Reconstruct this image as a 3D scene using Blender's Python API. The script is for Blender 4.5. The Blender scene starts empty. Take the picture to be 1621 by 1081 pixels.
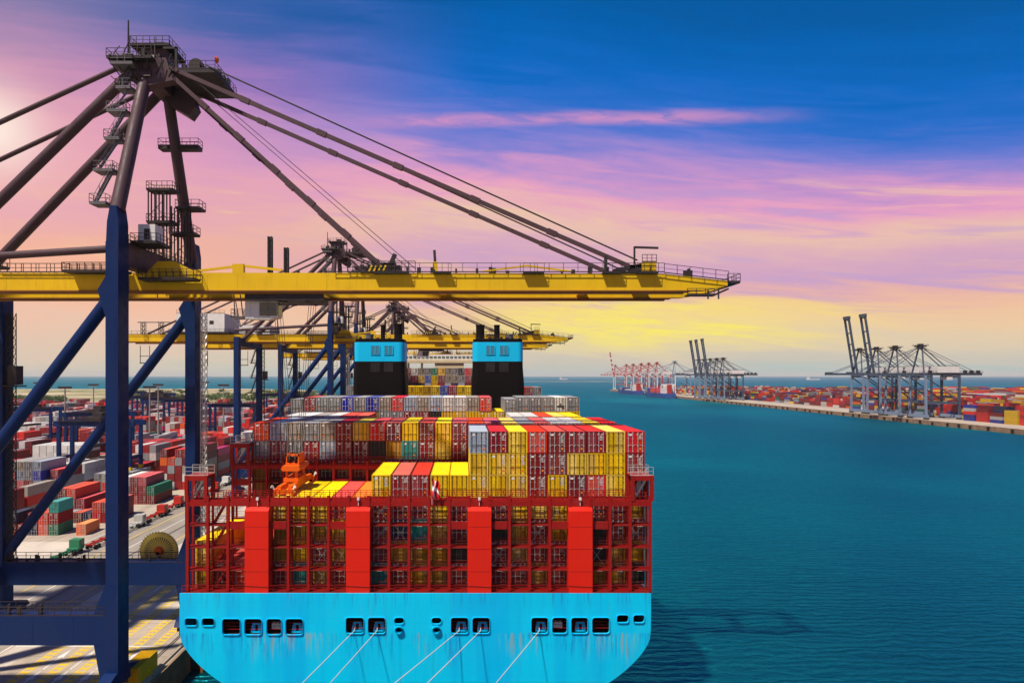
import bpy, bmesh, math, random
import numpy as np
from mathutils import Vector, Matrix
R = math.radians
rnd = random.Random(7)
SC = bpy.context.scene
COL = SC.collection

# ------------------------------------------------------------------ camera
EYE_Z = 44.0                       # camera height above the water
cam_d = bpy.data.cameras.new('camera')
cam = bpy.data.objects.new('camera', cam_d); COL.objects.link(cam)
cam.location = (0, 0, EYE_Z); cam.rotation_euler = (R(90), 0, 0)
cam_d.sensor_width = 36; cam_d.lens = 1000 / 1621 * 36
cam_d.shift_x = (810.5 - 732) / 1621; cam_d.shift_y = (594 - 540.5) / 1621
cam_d.clip_start = 0.5; cam_d.clip_end = 90000
SC.camera = cam

# ------------------------------------------------------------------ exposure
vs = SC.view_settings
vs.view_transform = 'Standard'; vs.look = 'None'; vs.gamma = 1; vs.exposure = 0.22; vs.use_curve_mapping = False
SC.cycles.max_bounces = 6; SC.cycles.diffuse_bounces = 3; SC.cycles.glossy_bounces = 3
SC.cycles.transmission_bounces = 3; SC.cycles.volume_bounces = 0
SC.cycles.use_denoising = True
SC.cycles.caustics_reflective = False; SC.cycles.caustics_refractive = False

def lin(r, g, b):
    f = lambda c: (c / 255 / 12.92) if c / 255 <= .04045 else ((c / 255 + .055) / 1.055) ** 2.4
    return (f(r), f(g), f(b), 1)

# ------------------------------------------------------------------ node helper
class NT:
    def __init__(s, tree): s.t = tree; s.n = tree.nodes; s.l = tree.links
    def node(s, typ, **kw):
        nd = s.n.new(typ)
        for k, v in kw.items(): setattr(nd, k, v)
        return nd
    def put(s, sock, v):
        if isinstance(v, bpy.types.NodeSocket): s.l.new(v, sock)
        elif v is not None: sock.default_value = v
    def math(s, op, a, b=None, c=None, clamp=False):
        nd = s.node('ShaderNodeMath', operation=op); nd.use_clamp = clamp
        s.put(nd.inputs[0], a); s.put(nd.inputs[1], b)
        if c is not None: s.put(nd.inputs[2], c)
        return nd.outputs[0]
    def smooth(s, v, a, b, lo=0., hi=1.):
        nd = s.node('ShaderNodeMapRange', interpolation_type='SMOOTHSTEP')
        s.put(nd.inputs[0], v); nd.inputs[1].default_value = a; nd.inputs[2].default_value = b
        nd.inputs[3].default_value = lo; nd.inputs[4].default_value = hi
        return nd.outputs[0]
    def ramp(s, v, stops, interp='LINEAR'):
        nd = s.node('ShaderNodeValToRGB'); cr = nd.color_ramp; cr.interpolation = interp
        while len(cr.elements) < len(stops): cr.elements.new(0.5)
        for e, (p, c) in zip(cr.elements, sorted(stops, key=lambda q: q[0])): e.position = p; e.color = c
        s.put(nd.inputs[0], v); return nd.outputs[0]
    def mix(s, f, a, b, blend='MIX'):
        nd = s.node('ShaderNodeMix', data_type='RGBA', blend_type=blend)
        s.put(nd.inputs[0], f); s.put(nd.inputs[6], a); s.put(nd.inputs[7], b); return nd.outputs[2]
    def noise(s, vec, scale, detail=4, rough=.55, dist=0.):
        nd = s.node('ShaderNodeTexNoise'); s.put(nd.inputs['Vector'], vec)
        nd.inputs['Scale'].default_value = scale; nd.inputs['Detail'].default_value = detail
        nd.inputs['Roughness'].default_value = rough; nd.inputs['Distortion'].default_value = dist
        return nd.outputs[0]
    def vec(s, x, y, z):
        nd = s.node('ShaderNodeCombineXYZ'); s.put(nd.inputs[0], x); s.put(nd.inputs[1], y); s.put(nd.inputs[2], z); return nd.outputs[0]
    def scale(s, v, k):
        nd = s.node('ShaderNodeVectorMath', operation='MULTIPLY'); s.put(nd.inputs[0], v); nd.inputs[1].default_value = k; return nd.outputs[0]

# ------------------------------------------------------------------ sky
SKY_STRENGTH = 0.86
W = bpy.data.worlds.new('World'); SC.world = W; W.use_nodes = True
W.node_tree.nodes.clear(); k = NT(W.node_tree)
tc = k.node('ShaderNodeTexCoord'); sp = k.node('ShaderNodeSeparateXYZ'); k.l.new(tc.outputs['Generated'], sp.inputs[0])
X_, Y_, Z_ = sp.outputs
hl = k.math('SQRT', k.math('ADD', k.math('MULTIPLY', X_, X_), k.math('ADD', k.math('MULTIPLY', Y_, Y_), 1e-5)))
sx = k.math('DIVIDE', X_, hl); sy = k.math('DIVIDE', Y_, hl)
tt = k.math('DIVIDE', Z_, hl)
flat = k.math('MULTIPLY_ADD', k.math('MULTIPLY', sx, sx), 0.62, 1.0)      # cloud decks sag towards the sides
tt = k.math('MULTIPLY', tt, flat)
n1 = k.noise(k.vec(k.math('MULTIPLY', sx, 1.6), k.math('MULTIPLY', sy, 1.6), k.math('MULTIPLY_ADD', sx, 1.2, k.math('MULTIPLY', tt, 8.5))), 1.6, 6, .52, .35)
n2 = k.noise(k.vec(k.math('MULTIPLY', sx, 2.2), k.math('MULTIPLY', sy, 2.2), k.math('MULTIPLY_ADD', sx, 2.4, k.math('MULTIPLY', tt, 23))), 1.9, 6, .55, .7)
n3 = k.noise(k.vec(k.math('MULTIPLY', sx, 6), k.math('MULTIPLY', sy, 6), k.math('MULTIPLY', tt, 26)), 2.5, 8, .62, .8)
amp = k.smooth(tt, 0.02, 0.2, 0.04, 0.13)
look = k.math('ADD', tt, k.math('MULTIPLY', k.math('SUBTRACT', n1, .5), amp))
look = k.math('ADD', look, k.math('MULTIPLY', k.math('SUBTRACT', n2, .5), k.smooth(tt, .0, .3, .045, .10)))
look = k.math('ADD', look, k.math('MULTIPLY', k.math('SUBTRACT', n3, .5), k.smooth(tt, .0, .2, .014, .036)))
look = k.math('ADD', look, k.math('MULTIPLY', k.smooth(sx, .05, .62, 0., .04), k.smooth(tt, .12, .3)))
look = k.math('DIVIDE', look, 1.2)
st = lambda py, *c: (max(0, (594 - py) / 1000) / 1.2, lin(*c))
right = k.ramp(look, [st(594, 176, 196, 190), st(578, 200, 196, 182), st(552, 222, 204, 176), st(515, 238, 202, 164), st(480, 240, 192, 160),
    st(455, 232, 178, 172), st(425, 208, 164, 196), st(395, 220, 172, 190), st(362, 234, 192, 176), st(330, 234, 178, 184), st(305, 232, 162, 194),
    st(278, 204, 150, 202), st(250, 166, 138, 208), st(220, 128, 128, 210), st(185, 86, 118, 208), st(145, 40, 110, 202), st(105, 6, 104, 194), st(60, 0, 98, 182), st(0, 0, 90, 166), st(-600, 0, 74, 146)])
left = k.ramp(look, [st(594, 196, 202, 186), st(565, 220, 202, 180), st(500, 240, 196, 170), st(440, 248, 184, 148), st(385, 240, 178, 156),
    st(320, 228, 166, 180), st(250, 224, 158, 188), st(180, 210, 144, 186), st(125, 178, 124, 184), st(75, 128, 110, 180), st(10, 66, 98, 170), st(-60, 8, 88, 162), st(-600, 0, 74, 146)])
sky = k.mix(k.smooth(sx, -.50, .04), left, right)
gold = k.math('MULTIPLY', k.smooth(k.math('ABSOLUTE', k.math('SUBTRACT', k.math('MULTIPLY', look, 1.2), .088)), .012, .062, 1., 0.), k.math('MULTIPLY', k.smooth(sx, -.04, .16), k.smooth(sx, .38, .62, 1., .04)))
gold = k.math('MULTIPLY', gold, k.math('MULTIPLY', k.smooth(n3, .25, .6, .6, 1.), k.smooth(n2, .34, .58, .45, 1.)))
sky = k.mix(k.math('MULTIPLY', gold, .85), sky, lin(254, 240, 92))
# one long pink streak of high cloud, and lilac veils
wav = k.math('MULTIPLY', k.math('SUBTRACT', n1, .5), .035)
d1 = k.math('ABSOLUTE', k.math('ADD', k.math('SUBTRACT', tt, .402), k.math('ADD', wav, k.math('MULTIPLY', sx, -.03))))
streak = k.math('MULTIPLY', k.smooth(d1, 0., .017, 1., 0.), k.math('MULTIPLY', k.smooth(sx, -.22, -.02), k.smooth(sx, .3, .52, 1., 0.)))
streak = k.math('MULTIPLY', streak, k.smooth(n3, .3, .6, .25, .8))
sky = k.mix(k.math('MULTIPLY', streak, .8), sky, lin(238, 156, 192))
veil = k.math('MULTIPLY', k.smooth(n2, .50, .70, 0., .6), k.math('MULTIPLY', k.smooth(tt, .07, .13), k.smooth(tt, .36, .26)))
veil = k.math('MULTIPLY', veil, k.smooth(sx, -.4, 0.))
sky = k.mix(veil, sky, lin(190, 158, 208))
warm = k.math('MULTIPLY', k.smooth(n2, .42, .28, 0., .55), k.math('MULTIPLY', k.smooth(tt, .15, .2), k.smooth(tt, .34, .26)))
sky = k.mix(warm, sky, lin(240, 206, 160))
# sun glow put into the sky colour at the left
gd = Vector((-.745, 1, .39)).normalized()
dt = k.node('ShaderNodeVectorMath', operation='DOT_PRODUCT'); k.l.new(tc.outputs['Generated'], dt.inputs[0]); dt.inputs[1].default_value = gd
dpos = k.math('MAXIMUM', dt.outputs['Value'], 0)
sky = k.mix(k.math('MULTIPLY', k.math('POWER', dpos, 60), .42), sky, lin(250, 188, 176))
sky = k.mix(k.math('MULTIPLY', k.math('POWER', dpos, 900), .95), sky, lin(255, 236, 222))
sky = k.mix(k.smooth(Z_, -.02, -.3), sky, lin(60, 90, 110))
bg = k.node('ShaderNodeBackground'); k.l.new(sky, bg.inputs[0]); bg.inputs[1].default_value = SKY_STRENGTH
wo = k.node('ShaderNodeOutputWorld'); k.l.new(bg.outputs[0], wo.inputs[0])

# ------------------------------------------------------------------ sun
sun_d = bpy.data.lights.new('sun', 'SUN'); sun_d.energy = 5.0; sun_d.angle = R(1.8); sun_d.color = (1, .90, .76)
sun = bpy.data.objects.new('sun', sun_d); COL.objects.link(sun)
SUN_DIR = Vector((.40, .42, -1.0))
sun.rotation_euler = SUN_DIR.to_track_quat('-Z', 'Y').to_euler()

# ------------------------------------------------------------------ materials
MATS = {}
def paint(name, col, rough=.5, grime=.35, metal=0., streak=0., rust=0., var=0., bump=0., spec=.22, gscale=.6, dirt=(.10, .075, .05)):
    """Weathered paint: noise in tone, optional vertical run stains and rust."""
    m = bpy.data.materials.new(name); m.use_nodes = True; MATS[name] = m
    k = NT(m.node_tree); b = k.n['Principled BSDF']
    c = (col[0], col[1], col[2], 1)
    tc = k.node('ShaderNodeTexCoord').outputs['Object']
    out = c
    if var:
        oi = k.node('ShaderNodeObjectInfo').outputs['Random']
        hs = k.node('ShaderNodeHueSaturation'); hs.inputs['Color'].default_value = c
        k.put(hs.inputs['Value'], k.math('MULTIPLY_ADD', oi, 2 * var, 1 - var))
        r2 = k.math('FRACT', k.math('MULTIPLY', oi, 17.3))
        k.put(hs.inputs['Saturation'], k.math('MULTIPLY_ADD', r2, .26, .84))
        k.put(hs.inputs['Hue'], k.math('MULTIPLY_ADD', k.math('FRACT', k.math('MULTIPLY', oi, 31.7)), .022, .489))
        out = hs.outputs[0]
        tc2 = k.node('ShaderNodeVectorMath', operation='ADD'); k.l.new(tc, tc2.inputs[0])
        k.l.new(k.vec(k.math('MULTIPLY', oi, 91), k.math('MULTIPLY', r2, 57), oi), tc2.inputs[1]); tc = tc2.outputs[0]
    if grime:
        n = k.noise(tc, gscale, 6, .65)
        out = k.mix(k.smooth(n, .48, .78, 0., grime), out, (dirt[0], dirt[1], dirt[2], 1))
        n = k.noise(tc, gscale * .25, 3, .5)
        out = k.mix(k.smooth(n, .35, .7, 0., .30), out, (min(1, c[0] * .72 + .012), min(1, c[1] * .72 + .010), min(1, c[2] * .72 + .008), 1))
    if streak:
        n = k.noise(k.scale(tc, (1.1, 1.1, .055)), 1.3, 6, .7)
        out = k.mix(k.smooth(n, .5, .72, 0., streak), out, (c[0] * .4 + .002, c[1] * .42 + .002, c[2] * .48 + .002, 1))
    if rust:
        n = k.noise(k.scale(tc, (1.4, 1.4, .12)), 1.1, 7, .72)
        n2 = k.noise(tc, .13, 2, .5)
        f = k.math('MULTIPLY', k.smooth(n, .56, .74), k.smooth(n2, .42, .62, 0., rust))
        out = k.mix(f, out, (.20, .075, .02, 1))
    k.put(b.inputs['Base Color'], out)
    b.inputs['Metallic'].default_value = metal; b.inputs['Specular IOR Level'].default_value = spec
    k.put(b.inputs['Roughness'], k.smooth(k.noise(tc, gscale * 1.7, 4, .6), .3, .75, max(.05, rough - .1), min(1, rough + .18)))
    if bump:
        bp = k.node('ShaderNodeBump'); bp.inputs['Strength'].default_value = bump; bp.inputs['Distance'].default_value = .05
        k.l.new(k.noise(tc, 2.2, 5, .6), bp.inputs['Height']); k.l.new(bp.outputs[0], b.inputs['Normal'])
    return m

BOXCOL = {'yellow': (.74, .47, .010), 'red': (.60, .022, .014), 'dark red': (.235, .010, .013), 'maroon': (.13, .010, .022), 'orange': (.72, .12, .012),
          'grey': (.27, .275, .285), 'white': (.62, .61, .58), 'silver blue': (.34, .40, .49), 'blue': (.018, .035, .30), 'navy': (.012, .018, .055),
          'teal': (.010, .30, .27), 'green': (.015, .16, .085), 'black': (.018, .018, .022), 'magenta': (.46, .02, .13), 'ochre': (.40, .22, .015),
          'light blue': (.10, .30, .52), 'rusty grey': (.33, .29, .24)}
for c_, v_ in BOXCOL.items():
    paint('box ' + c_, v_, .5, .42 if c_ != 'rusty grey' else .5, var=.20, rust=.55 if c_ in ('rusty grey',) else .16, gscale=.8)
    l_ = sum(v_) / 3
    ch = tuple(min(.8, x * .95 + l_ * .08 + .03) for x in v_)            # roof paint: some fading, plus brightness of lit tops put into the colour
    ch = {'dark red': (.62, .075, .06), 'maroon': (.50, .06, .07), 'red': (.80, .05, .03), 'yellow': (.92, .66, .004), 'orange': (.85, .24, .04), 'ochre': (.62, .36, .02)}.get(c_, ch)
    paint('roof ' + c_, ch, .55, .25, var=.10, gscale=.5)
paint('gear pale', (.55, .53, .50), .4, .3, .3); paint('gear dark', (.09, .07, .04), .5, .2)
paint('gear ochre', (.14, .075, .006), .5, .3)
paint('marking white', (.75, .74, .70), .6, .2); paint('marking orange', (.8, .22, .02), .6, .1)
paint('crane blue', (.0015, .020, .100), .5, .16, streak=.35, rust=.10, gscale=.35, spec=.16, dirt=(.02, .025, .05))
paint('crane blue flare tint', (.088, .050, .058), .5, .2, streak=.25, gscale=.35, spec=.2, dirt=(.07, .035, .03))  # navy upper steelwork with a warm lens-flare tint mixed into its colour
paint('crane yellow', (.80, .50, .006), .5, .18, streak=.22, rust=.22, gscale=.4, dirt=(.22, .11, .02))
paint('crane rail', (.30, .13, .025), .6, .5, rust=.5)
paint('crane dark', (.035, .028, .030), .6, .4); paint('crane steel', (.16, .15, .16), .5, .4)
paint('crane white', (.72, .71, .68), .5, .25, streak=.3)
paint('spreader orange', (.80, .13, .006), .42, .25, rust=.1)
paint('hull blue', (.0, .66, 1.0), .45, .14, streak=.22, rust=.8, gscale=.16, spec=.2, dirt=(.03, .22, .60))
m = MATS['hull blue']; k = NT(m.node_tree); b_ = k.n['Principled BSDF']; tc_ = k.node('ShaderNodeTexCoord').outputs['Object']
s_ = k.node('ShaderNodeSeparateXYZ'); k.l.new(tc_, s_.inputs[0]); old = b_.inputs['Base Color'].links[0].from_socket
col = k.mix(k.smooth(k.noise(k.vec(k.math('MULTIPLY', s_.outputs[0], .16), 0, k.math('MULTIPLY', s_.outputs[2], .012)), 1., 3, .55), .46, .60, 0., .45), old, (.0, .42, .90, 1))
seam = k.math('PINGPONG', s_.outputs[0], 1.45); col = k.mix(k.smooth(seam, .0, .045, .22, 0.), col, (.0, .30, .55, 1))
seam = k.math('PINGPONG', s_.outputs[2], 1.3); col = k.mix(k.smooth(seam, .0, .04, .18, 0.), col, (.0, .30, .55, 1))
run = k.noise(k.vec(s_.outputs[0], 0, k.math('MULTIPLY', s_.outputs[2], .10)), 1.9, 5, .7); place = k.noise(k.vec(s_.outputs[0], 3, 0), .22, 2, .5)
lenv = k.noise(k.vec(s_.outputs[0], 5, 0), 1.1, 3, .6); zz_ = k.math('ADD', s_.outputs[2], k.math('MULTIPLY', k.math('SUBTRACT', lenv, .5), 7.))
under = k.math('MULTIPLY', k.smooth(s_.outputs[2], 11.5, 12.0, 1., 0.), k.smooth(zz_, 7.6, 11.8))
col = k.mix(k.math('MULTIPLY', under, k.math('MULTIPLY', k.smooth(run, .46, .62), k.smooth(place, .40, .58, .06, .7))), col, (.01, .16, .55, 1))
rst = k.noise(k.vec(k.math('MULTIPLY', s_.outputs[0], 1.3), 7, k.math('MULTIPLY', s_.outputs[2], .07)), 1.9, 5, .7); pl2 = k.noise(k.vec(s_.outputs[0], 11, 0), .16, 2, .5)
col = k.mix(k.math('MULTIPLY', under, k.math('MULTIPLY', k.smooth(rst, .48, .63), k.smooth(pl2, .46, .60, 0., .62))), col, (.42, .30, .06, 1))
top_ = k.math('MULTIPLY', k.smooth(s_.outputs[2], 14.2, 16.6), k.smooth(rst, .52, .66, 0., .55)); col = k.mix(top_, col, (.02, .22, .52, 1))
k.put(b_.inputs['Base Color'], col)
paint('funnel blue', (.0, .52, .86), .45, .12, streak=.2, gscale=.3)
paint('funnel black', (.007, .005, .005), .6, 0, streak=.2, spec=.08)
paint('ship red', (.31, .006, .005), .55, .22, streak=.25, gscale=.4)
paint('fin red', (.74, .016, .005), .48, .10, streak=.14, gscale=.25)
paint('deck red', (.20, .018, .014), .6, .5)
paint('ship white', (.74, .72, .66), .5, .2, streak=.15); paint('bridge cream', (.70, .56, .34), .5, .2)
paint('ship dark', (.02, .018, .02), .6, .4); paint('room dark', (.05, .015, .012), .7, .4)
paint('rope', (.62, .60, .55), .8, .3); paint('wire', (.05, .045, .05), .5, .1)
paint('rubber', (.016, .015, .015), .8, .3); paint('rust brown', (.22, .085, .03), .8, .5)
paint('far steel', (.055, .080, .125), .5, .3); paint('far pale steel', (.19, .26, .37), .5, .2); paint('far red', (.46, .025, .025), .5, .2)
paint('road yellow', (.80, .52, .03), .7, .45, gscale=1.3, dirt=(.30, .22, .12)); paint('road white', (.70, .68, .64), .7, .5, gscale=1.3, dirt=(.3, .26, .2))
paint('mast steel', (.30, .27, .25), .6, .3); paint('reel yellow', (.70, .56, .10), .5, .25); paint('reel orange', (.75, .13, .01), .5, .2)
paint('truck paint', (.55, .54, .50), .4, .3, var=.3); paint('truck green', (.03, .20, .10), .5, .3); paint('truck red', (.45, .03, .02), .5, .3)
paint('flag red', (.60, .01, .012), .8, .05); paint('flag white', (.8, .8, .8), .8, .05)
m = paint('glass', (.02, .05, .045), .08, 0, spec=.8)

def mat_ground(name, base, base2, joint=0., scale=.05):
    m = bpy.data.materials.new(name); m.use_nodes = True; MATS[name] = m
    k = NT(m.node_tree); b = k.n['Principled BSDF']; tc = k.node('ShaderNodeTexCoord').outputs['Object']
    n = k.noise(tc, scale, 6, .6); c = k.mix(k.smooth(n, .35, .66), base + (1,), base2 + (1,))
    n = k.noise(k.scale(tc, (1, .12, 1)), .35, 6, .7); c = k.mix(k.smooth(n, .46, .72, 0., .6), c, tuple(x * .5 for x in base) + (1,))
    n = k.noise(tc, 1.4, 6, .7); c = k.mix(k.smooth(n, .55, .8, 0., .5), c, (.10, .085, .065, 1))
    if joint:
        br = k.node('ShaderNodeTexBrick'); k.l.new(tc, br.inputs[0]); br.offset = 0
        br.inputs['Scale'].default_value = 1; br.inputs['Mortar Size'].default_value = .05; br.inputs['Brick Width'].default_value = joint; br.inputs['Row Height'].default_value = joint
        br.inputs['Color1'].default_value = (1, 1, 1, 1); br.inputs['Color2'].default_value = (.88, .88, .88, 1); br.inputs['Mortar'].default_value = (.5, .5, .5, 1)
        c = k.mix(1., c, br.outputs[0], 'MULTIPLY')
    k.put(b.inputs['Base Color'], c); b.inputs['Roughness'].default_value = .85; b.inputs['Specular IOR Level'].default_value = .2
    bp = k.node('ShaderNodeBump'); bp.inputs['Strength'].default_value = .3; bp.inputs['Distance'].default_value = .03
    k.l.new(k.noise(tc, 3, 5, .7), bp.inputs['Height']); k.l.new(bp.outputs[0], b.inputs['Normal'])
    return m
mat_ground('concrete', (.50, .415, .33), (.42, .35, .28), 6.0); mat_ground('pale concrete', (.62, .54, .45), (.52, .46, .39), 0)
mat_ground('asphalt', (.34, .295, .25), (.27, .24, .20)); mat_ground('sand', (.55, .44, .31), (.44, .36, .24), 0, .006)
mat_ground('quay wall', (.34, .22, .13), (.20, .14, .10), 0, .3)
mat_ground('rock', (.36, .33, .29), (.22, .20, .18), 0, .3)
# scrubland: sand with patches of low green growth
m = mat_ground('scrub land', (.52, .42, .28), (.40, .33, .20), 0, .004); k = NT(m.node_tree); b = k.n['Principled BSDF']
tc = k.node('ShaderNodeTexCoord').outputs['Object']; old = b.inputs['Base Color'].links[0].from_socket
f = k.math('MULTIPLY', k.smooth(k.noise(tc, .006, 6, .65), .40, .58), k.smooth(k.noise(tc, .05, 4, .6), .3, .55, .3, 1.))
k.put(b.inputs['Base Color'], k.mix(f, old, (.13, .16, .045, 1)))

m = bpy.data.materials.new('foliage'); m.use_nodes = True; MATS['foliage'] = m
k = NT(m.node_tree); b = k.n['Principled BSDF']; tc = k.node('ShaderNodeTexCoord').outputs['Object']
k.put(b.inputs['Base Color'], k.mix(k.smooth(k.noise(tc, .12, 5, .6), .35, .65), (.045, .085, .018, 1), (.11, .15, .035, 1))); b.inputs['Roughness'].default_value = .8

m = bpy.data.materials.new('sea water'); m.use_nodes = True; MATS['sea water'] = m
k = NT(m.node_tree); k.n.clear(); tc = k.node('ShaderNodeTexCoord').outputs['Object']
sh = k.noise(k.scale(tc, (1, .7, 1)), .0042, 5, .55, .6)
c = k.ramp(sh, [(.34, (.000, .020, .032, 1)), (.48, (.000, .044, .062, 1)), (.58, (.000, .082, .098, 1)), (.66, (.002, .128, .122, 1))])
dif = k.node('ShaderNodeBsdfDiffuse'); k.put(dif.inputs[0], c)
gl = k.node('ShaderNodeBsdfGlossy'); gl.inputs[0].default_value = (.02, .62, .76, 1); gl.inputs[1].default_value = .33
wv = k.node('ShaderNodeTexWave', wave_type='BANDS', bands_direction='Y'); k.l.new(k.scale(tc, (.45, 1, 1)), wv.inputs[0])
wv.inputs['Scale'].default_value = .16; wv.inputs['Distortion'].default_value = 9; wv.inputs['Detail'].default_value = 4; wv.inputs['Detail Scale'].default_value = 1.6; wv.inputs['Detail Roughness'].default_value = .6
w1 = k.noise(k.scale(tc, (.55, 1, 1)), .55, 5, .62, .4); w2 = k.noise(k.scale(tc, (.5, 1, 1)), .09, 4, .6, .5)
h = k.math('ADD', k.math('MULTIPLY', w1, 1.1), k.math('ADD', k.math('MULTIPLY', w2, 2.2), k.math('MULTIPLY', wv.outputs[1], .35)))
bp = k.node('ShaderNodeBump'); bp.inputs['Strength'].default_value = .75; bp.inputs['Distance'].default_value = .8; k.l.new(h, bp.inputs['Height'])
k.l.new(bp.outputs[0], gl.inputs['Normal']); k.l.new(bp.outputs[0], dif.inputs['Normal'])
fr = k.node('ShaderNodeFresnel'); fr.inputs[0].default_value = 1.33; k.l.new(bp.outputs[0], fr.inputs['Normal'])
mx = k.node('ShaderNodeMixShader'); k.put(mx.inputs[0], k.math('MINIMUM', k.math('ADD', fr.outputs[0], .20), .6)); k.l.new(dif.outputs[0], mx.inputs[1]); k.l.new(gl.outputs[0], mx.inputs[2])
o = k.node('ShaderNodeOutputMaterial'); k.l.new(mx.outputs[0], o.inputs[0])

m = bpy.data.materials.new('many boxes'); m.use_nodes = True; MATS['many boxes'] = m
k = NT(m.node_tree); b = k.n['Principled BSDF']; tc = k.node('ShaderNodeTexCoord').outputs['Object']
at = k.node('ShaderNodeAttribute'); at.attribute_name = 'tint'
k.put(b.inputs['Base Color'], k.mix(k.smooth(k.noise(tc, .5, 6, .65), .48, .78, 0., .4), at.outputs[0], (.12, .09, .06, 1))); b.inputs['Roughness'].default_value = .55
wv = k.node('ShaderNodeTexWave', wave_type='BANDS', bands_direction='DIAGONAL'); k.l.new(tc, wv.inputs[0]); wv.inputs['Scale'].default_value = 1.4
bp = k.node('ShaderNodeBump'); bp.inputs['Strength'].default_value = .5; bp.inputs['Distance'].default_value = .05; k.l.new(wv.outputs[1], bp.inputs['Height']); k.l.new(bp.outputs[0], b.inputs['Normal'])

# ------------------------------------------------------------------ mesh helpers
class MB:
    """Collects boxes, bars, tubes and polygons; build() links them as ONE mesh object."""
    def __init__(s): s.v = []; s.f = []; s.m = []; s.s = []
    def add(s, vs, fs, mi=0, smooth=False):
        o = len(s.v); s.v += [tuple(p) for p in vs]
        for f in fs: s.f.append(tuple(i + o for i in f)); s.m.append(mi); s.s.append(smooth)
    def box(s, x0, x1, y0, y1, z0, z1, mi=0):
        s.add([(x0, y0, z0), (x1, y0, z0), (x1, y1, z0), (x0, y1, z0), (x0, y0, z1), (x1, y0, z1), (x1, y1, z1), (x0, y1, z1)],
              [(0, 3, 2, 1), (4, 5, 6, 7), (0, 1, 5, 4), (1, 2, 6, 5), (2, 3, 7, 6), (3, 0, 4, 7)], mi)
    def bar(s, p, q, w, h, mi=0, w1=None, h1=None):
        """Square-section member from p to q, w across and h in the plane that holds the vertical."""
        p = Vector(p); q = Vector(q); d = (q - p).normalized()
        up = Vector((0, 0, 1)) if abs(d.z) < .99 else Vector((0, 1, 0))
        a = d.cross(up).normalized(); b = a.cross(d).normalized()
        w1 = w if w1 is None else w1; h1 = h if h1 is None else h1
        vs = [p + a * sx * w / 2 + b * sz * h / 2 for sx, sz in ((-1, -1), (1, -1), (1, 1), (-1, 1))]
        vs += [q + a * sx * w1 / 2 + b * sz * h1 / 2 for sx, sz in ((-1, -1), (1, -1), (1, 1), (-1, 1))]
        s.add(vs, [(0, 1, 2, 3), (7, 6, 5, 4), (0, 4, 5, 1), (1, 5, 6, 2), (2, 6, 7, 3), (3, 7, 4, 0)], mi)
    def tube(s, p, q, r0, r1=None, n=12, mi=0, caps=True):
        p = Vector(p); q = Vector(q); d = (q - p).normalized(); r1 = r0 if r1 is None else r1
        up = Vector((0, 0, 1)) if abs(d.z) < .9 else Vector((1, 0, 0))
        a = d.cross(up).normalized(); b = d.cross(a)
        c = [(math.cos(2 * math.pi * i / n), math.sin(2 * math.pi * i / n)) for i in range(n)]
        vs = [p + a * (x * r0) + b * (y * r0) for x, y in c] + [q + a * (x * r1) + b * (y * r1) for x, y in c]
        s.add(vs, [(i, (i + 1) % n, n + (i + 1) % n, n + i) for i in range(n)], mi, True)
        if caps: s.add(vs[:n], [tuple(reversed(range(n)))], mi); s.add(vs[n:], [tuple(range(n))], mi)
    def prism(s, pts, a0, a1, axis='y', mi=0):
        """Polygon pts (two coordinates) pushed from a0 to a1 along axis."""
        f = {'y': lambda u, v, a: (u, a, v), 'x': lambda u, v, a: (a, u, v), 'z': lambda u, v, a: (u, v, a)}[axis]
        n = len(pts); vs = [f(u, v, a0) for u, v in pts] + [f(u, v, a1) for u, v in pts]
        s.add(vs, [tuple(range(n)), tuple(range(2 * n - 1, n - 1, -1))] + [(i, n + i, n + (i + 1) % n, (i + 1) % n) for i in range(n)], mi)
    def rail(s, p, q, h=1.1, gap=1.8, t=.06, mi=0, mid=True, lip=True):
        p = Vector(p); q = Vector(q); n = max(1, int((q - p).length / gap)); z = Vector((0, 0, h))
        for i in range(n + 1):
            a = p.lerp(q, i / n); s.bar(a, a + z, t, t, mi)
        s.bar(p + z, q + z, t, t, mi)
        if mid: s.bar(p + z * .52, q + z * .52, t * .7, t * .7, mi)
        if lip: s.bar(p + Vector((0, 0, .08)), q + Vector((0, 0, .08)), t * .6, .14, mi)
    def deck(s, x0, x1, y0, y1, z, t=.15, mi=0, rmi=None, rails='NSEW', h=1.1, gap=1.6):
        """Grating platform with railings on the named sides."""
        rmi = mi if rmi is None else rmi; s.box(x0, x1, y0, y1, z - t, z, mi)
        if 'S' in rails: s.rail((x0, y0, z), (x1, y0, z), h, gap, mi=rmi)
        if 'N' in rails: s.rail((x0, y1, z), (x1, y1, z), h, gap, mi=rmi)
        if 'W' in rails: s.rail((x0, y0, z), (x0, y1, z), h, gap, mi=rmi)
        if 'E' in rails: s.rail((x1, y0, z), (x1, y1, z), h, gap, mi=rmi)
    def stair(s, p, q, w=.8, mi=0):
        p = Vector(p); q = Vector(q); d = q - p; hor = Vector((d.x, d.y, 0)).normalized(); side = Vector((-hor.y, hor.x, 0)) * w / 2
        for sg in (-1, 1):
            s.bar(p + side * sg, q + side * sg, .06, .22, mi)
            s.bar(p + side * sg + Vector((0, 0, 1)), q + side * sg + Vector((0, 0, 1)), .05, .05, mi)
            for i in range(4):
                a = p.lerp(q, i / 3) + side * sg; s.bar(a, a + Vector((0, 0, 1)), .05, .05, mi)
        n = max(3, int(abs(d.z) / .3))
        for i in range(n):
            a = p.lerp(q, (i + .5) / n); s.bar(a - side, a + side, .25, .04, mi)
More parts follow.
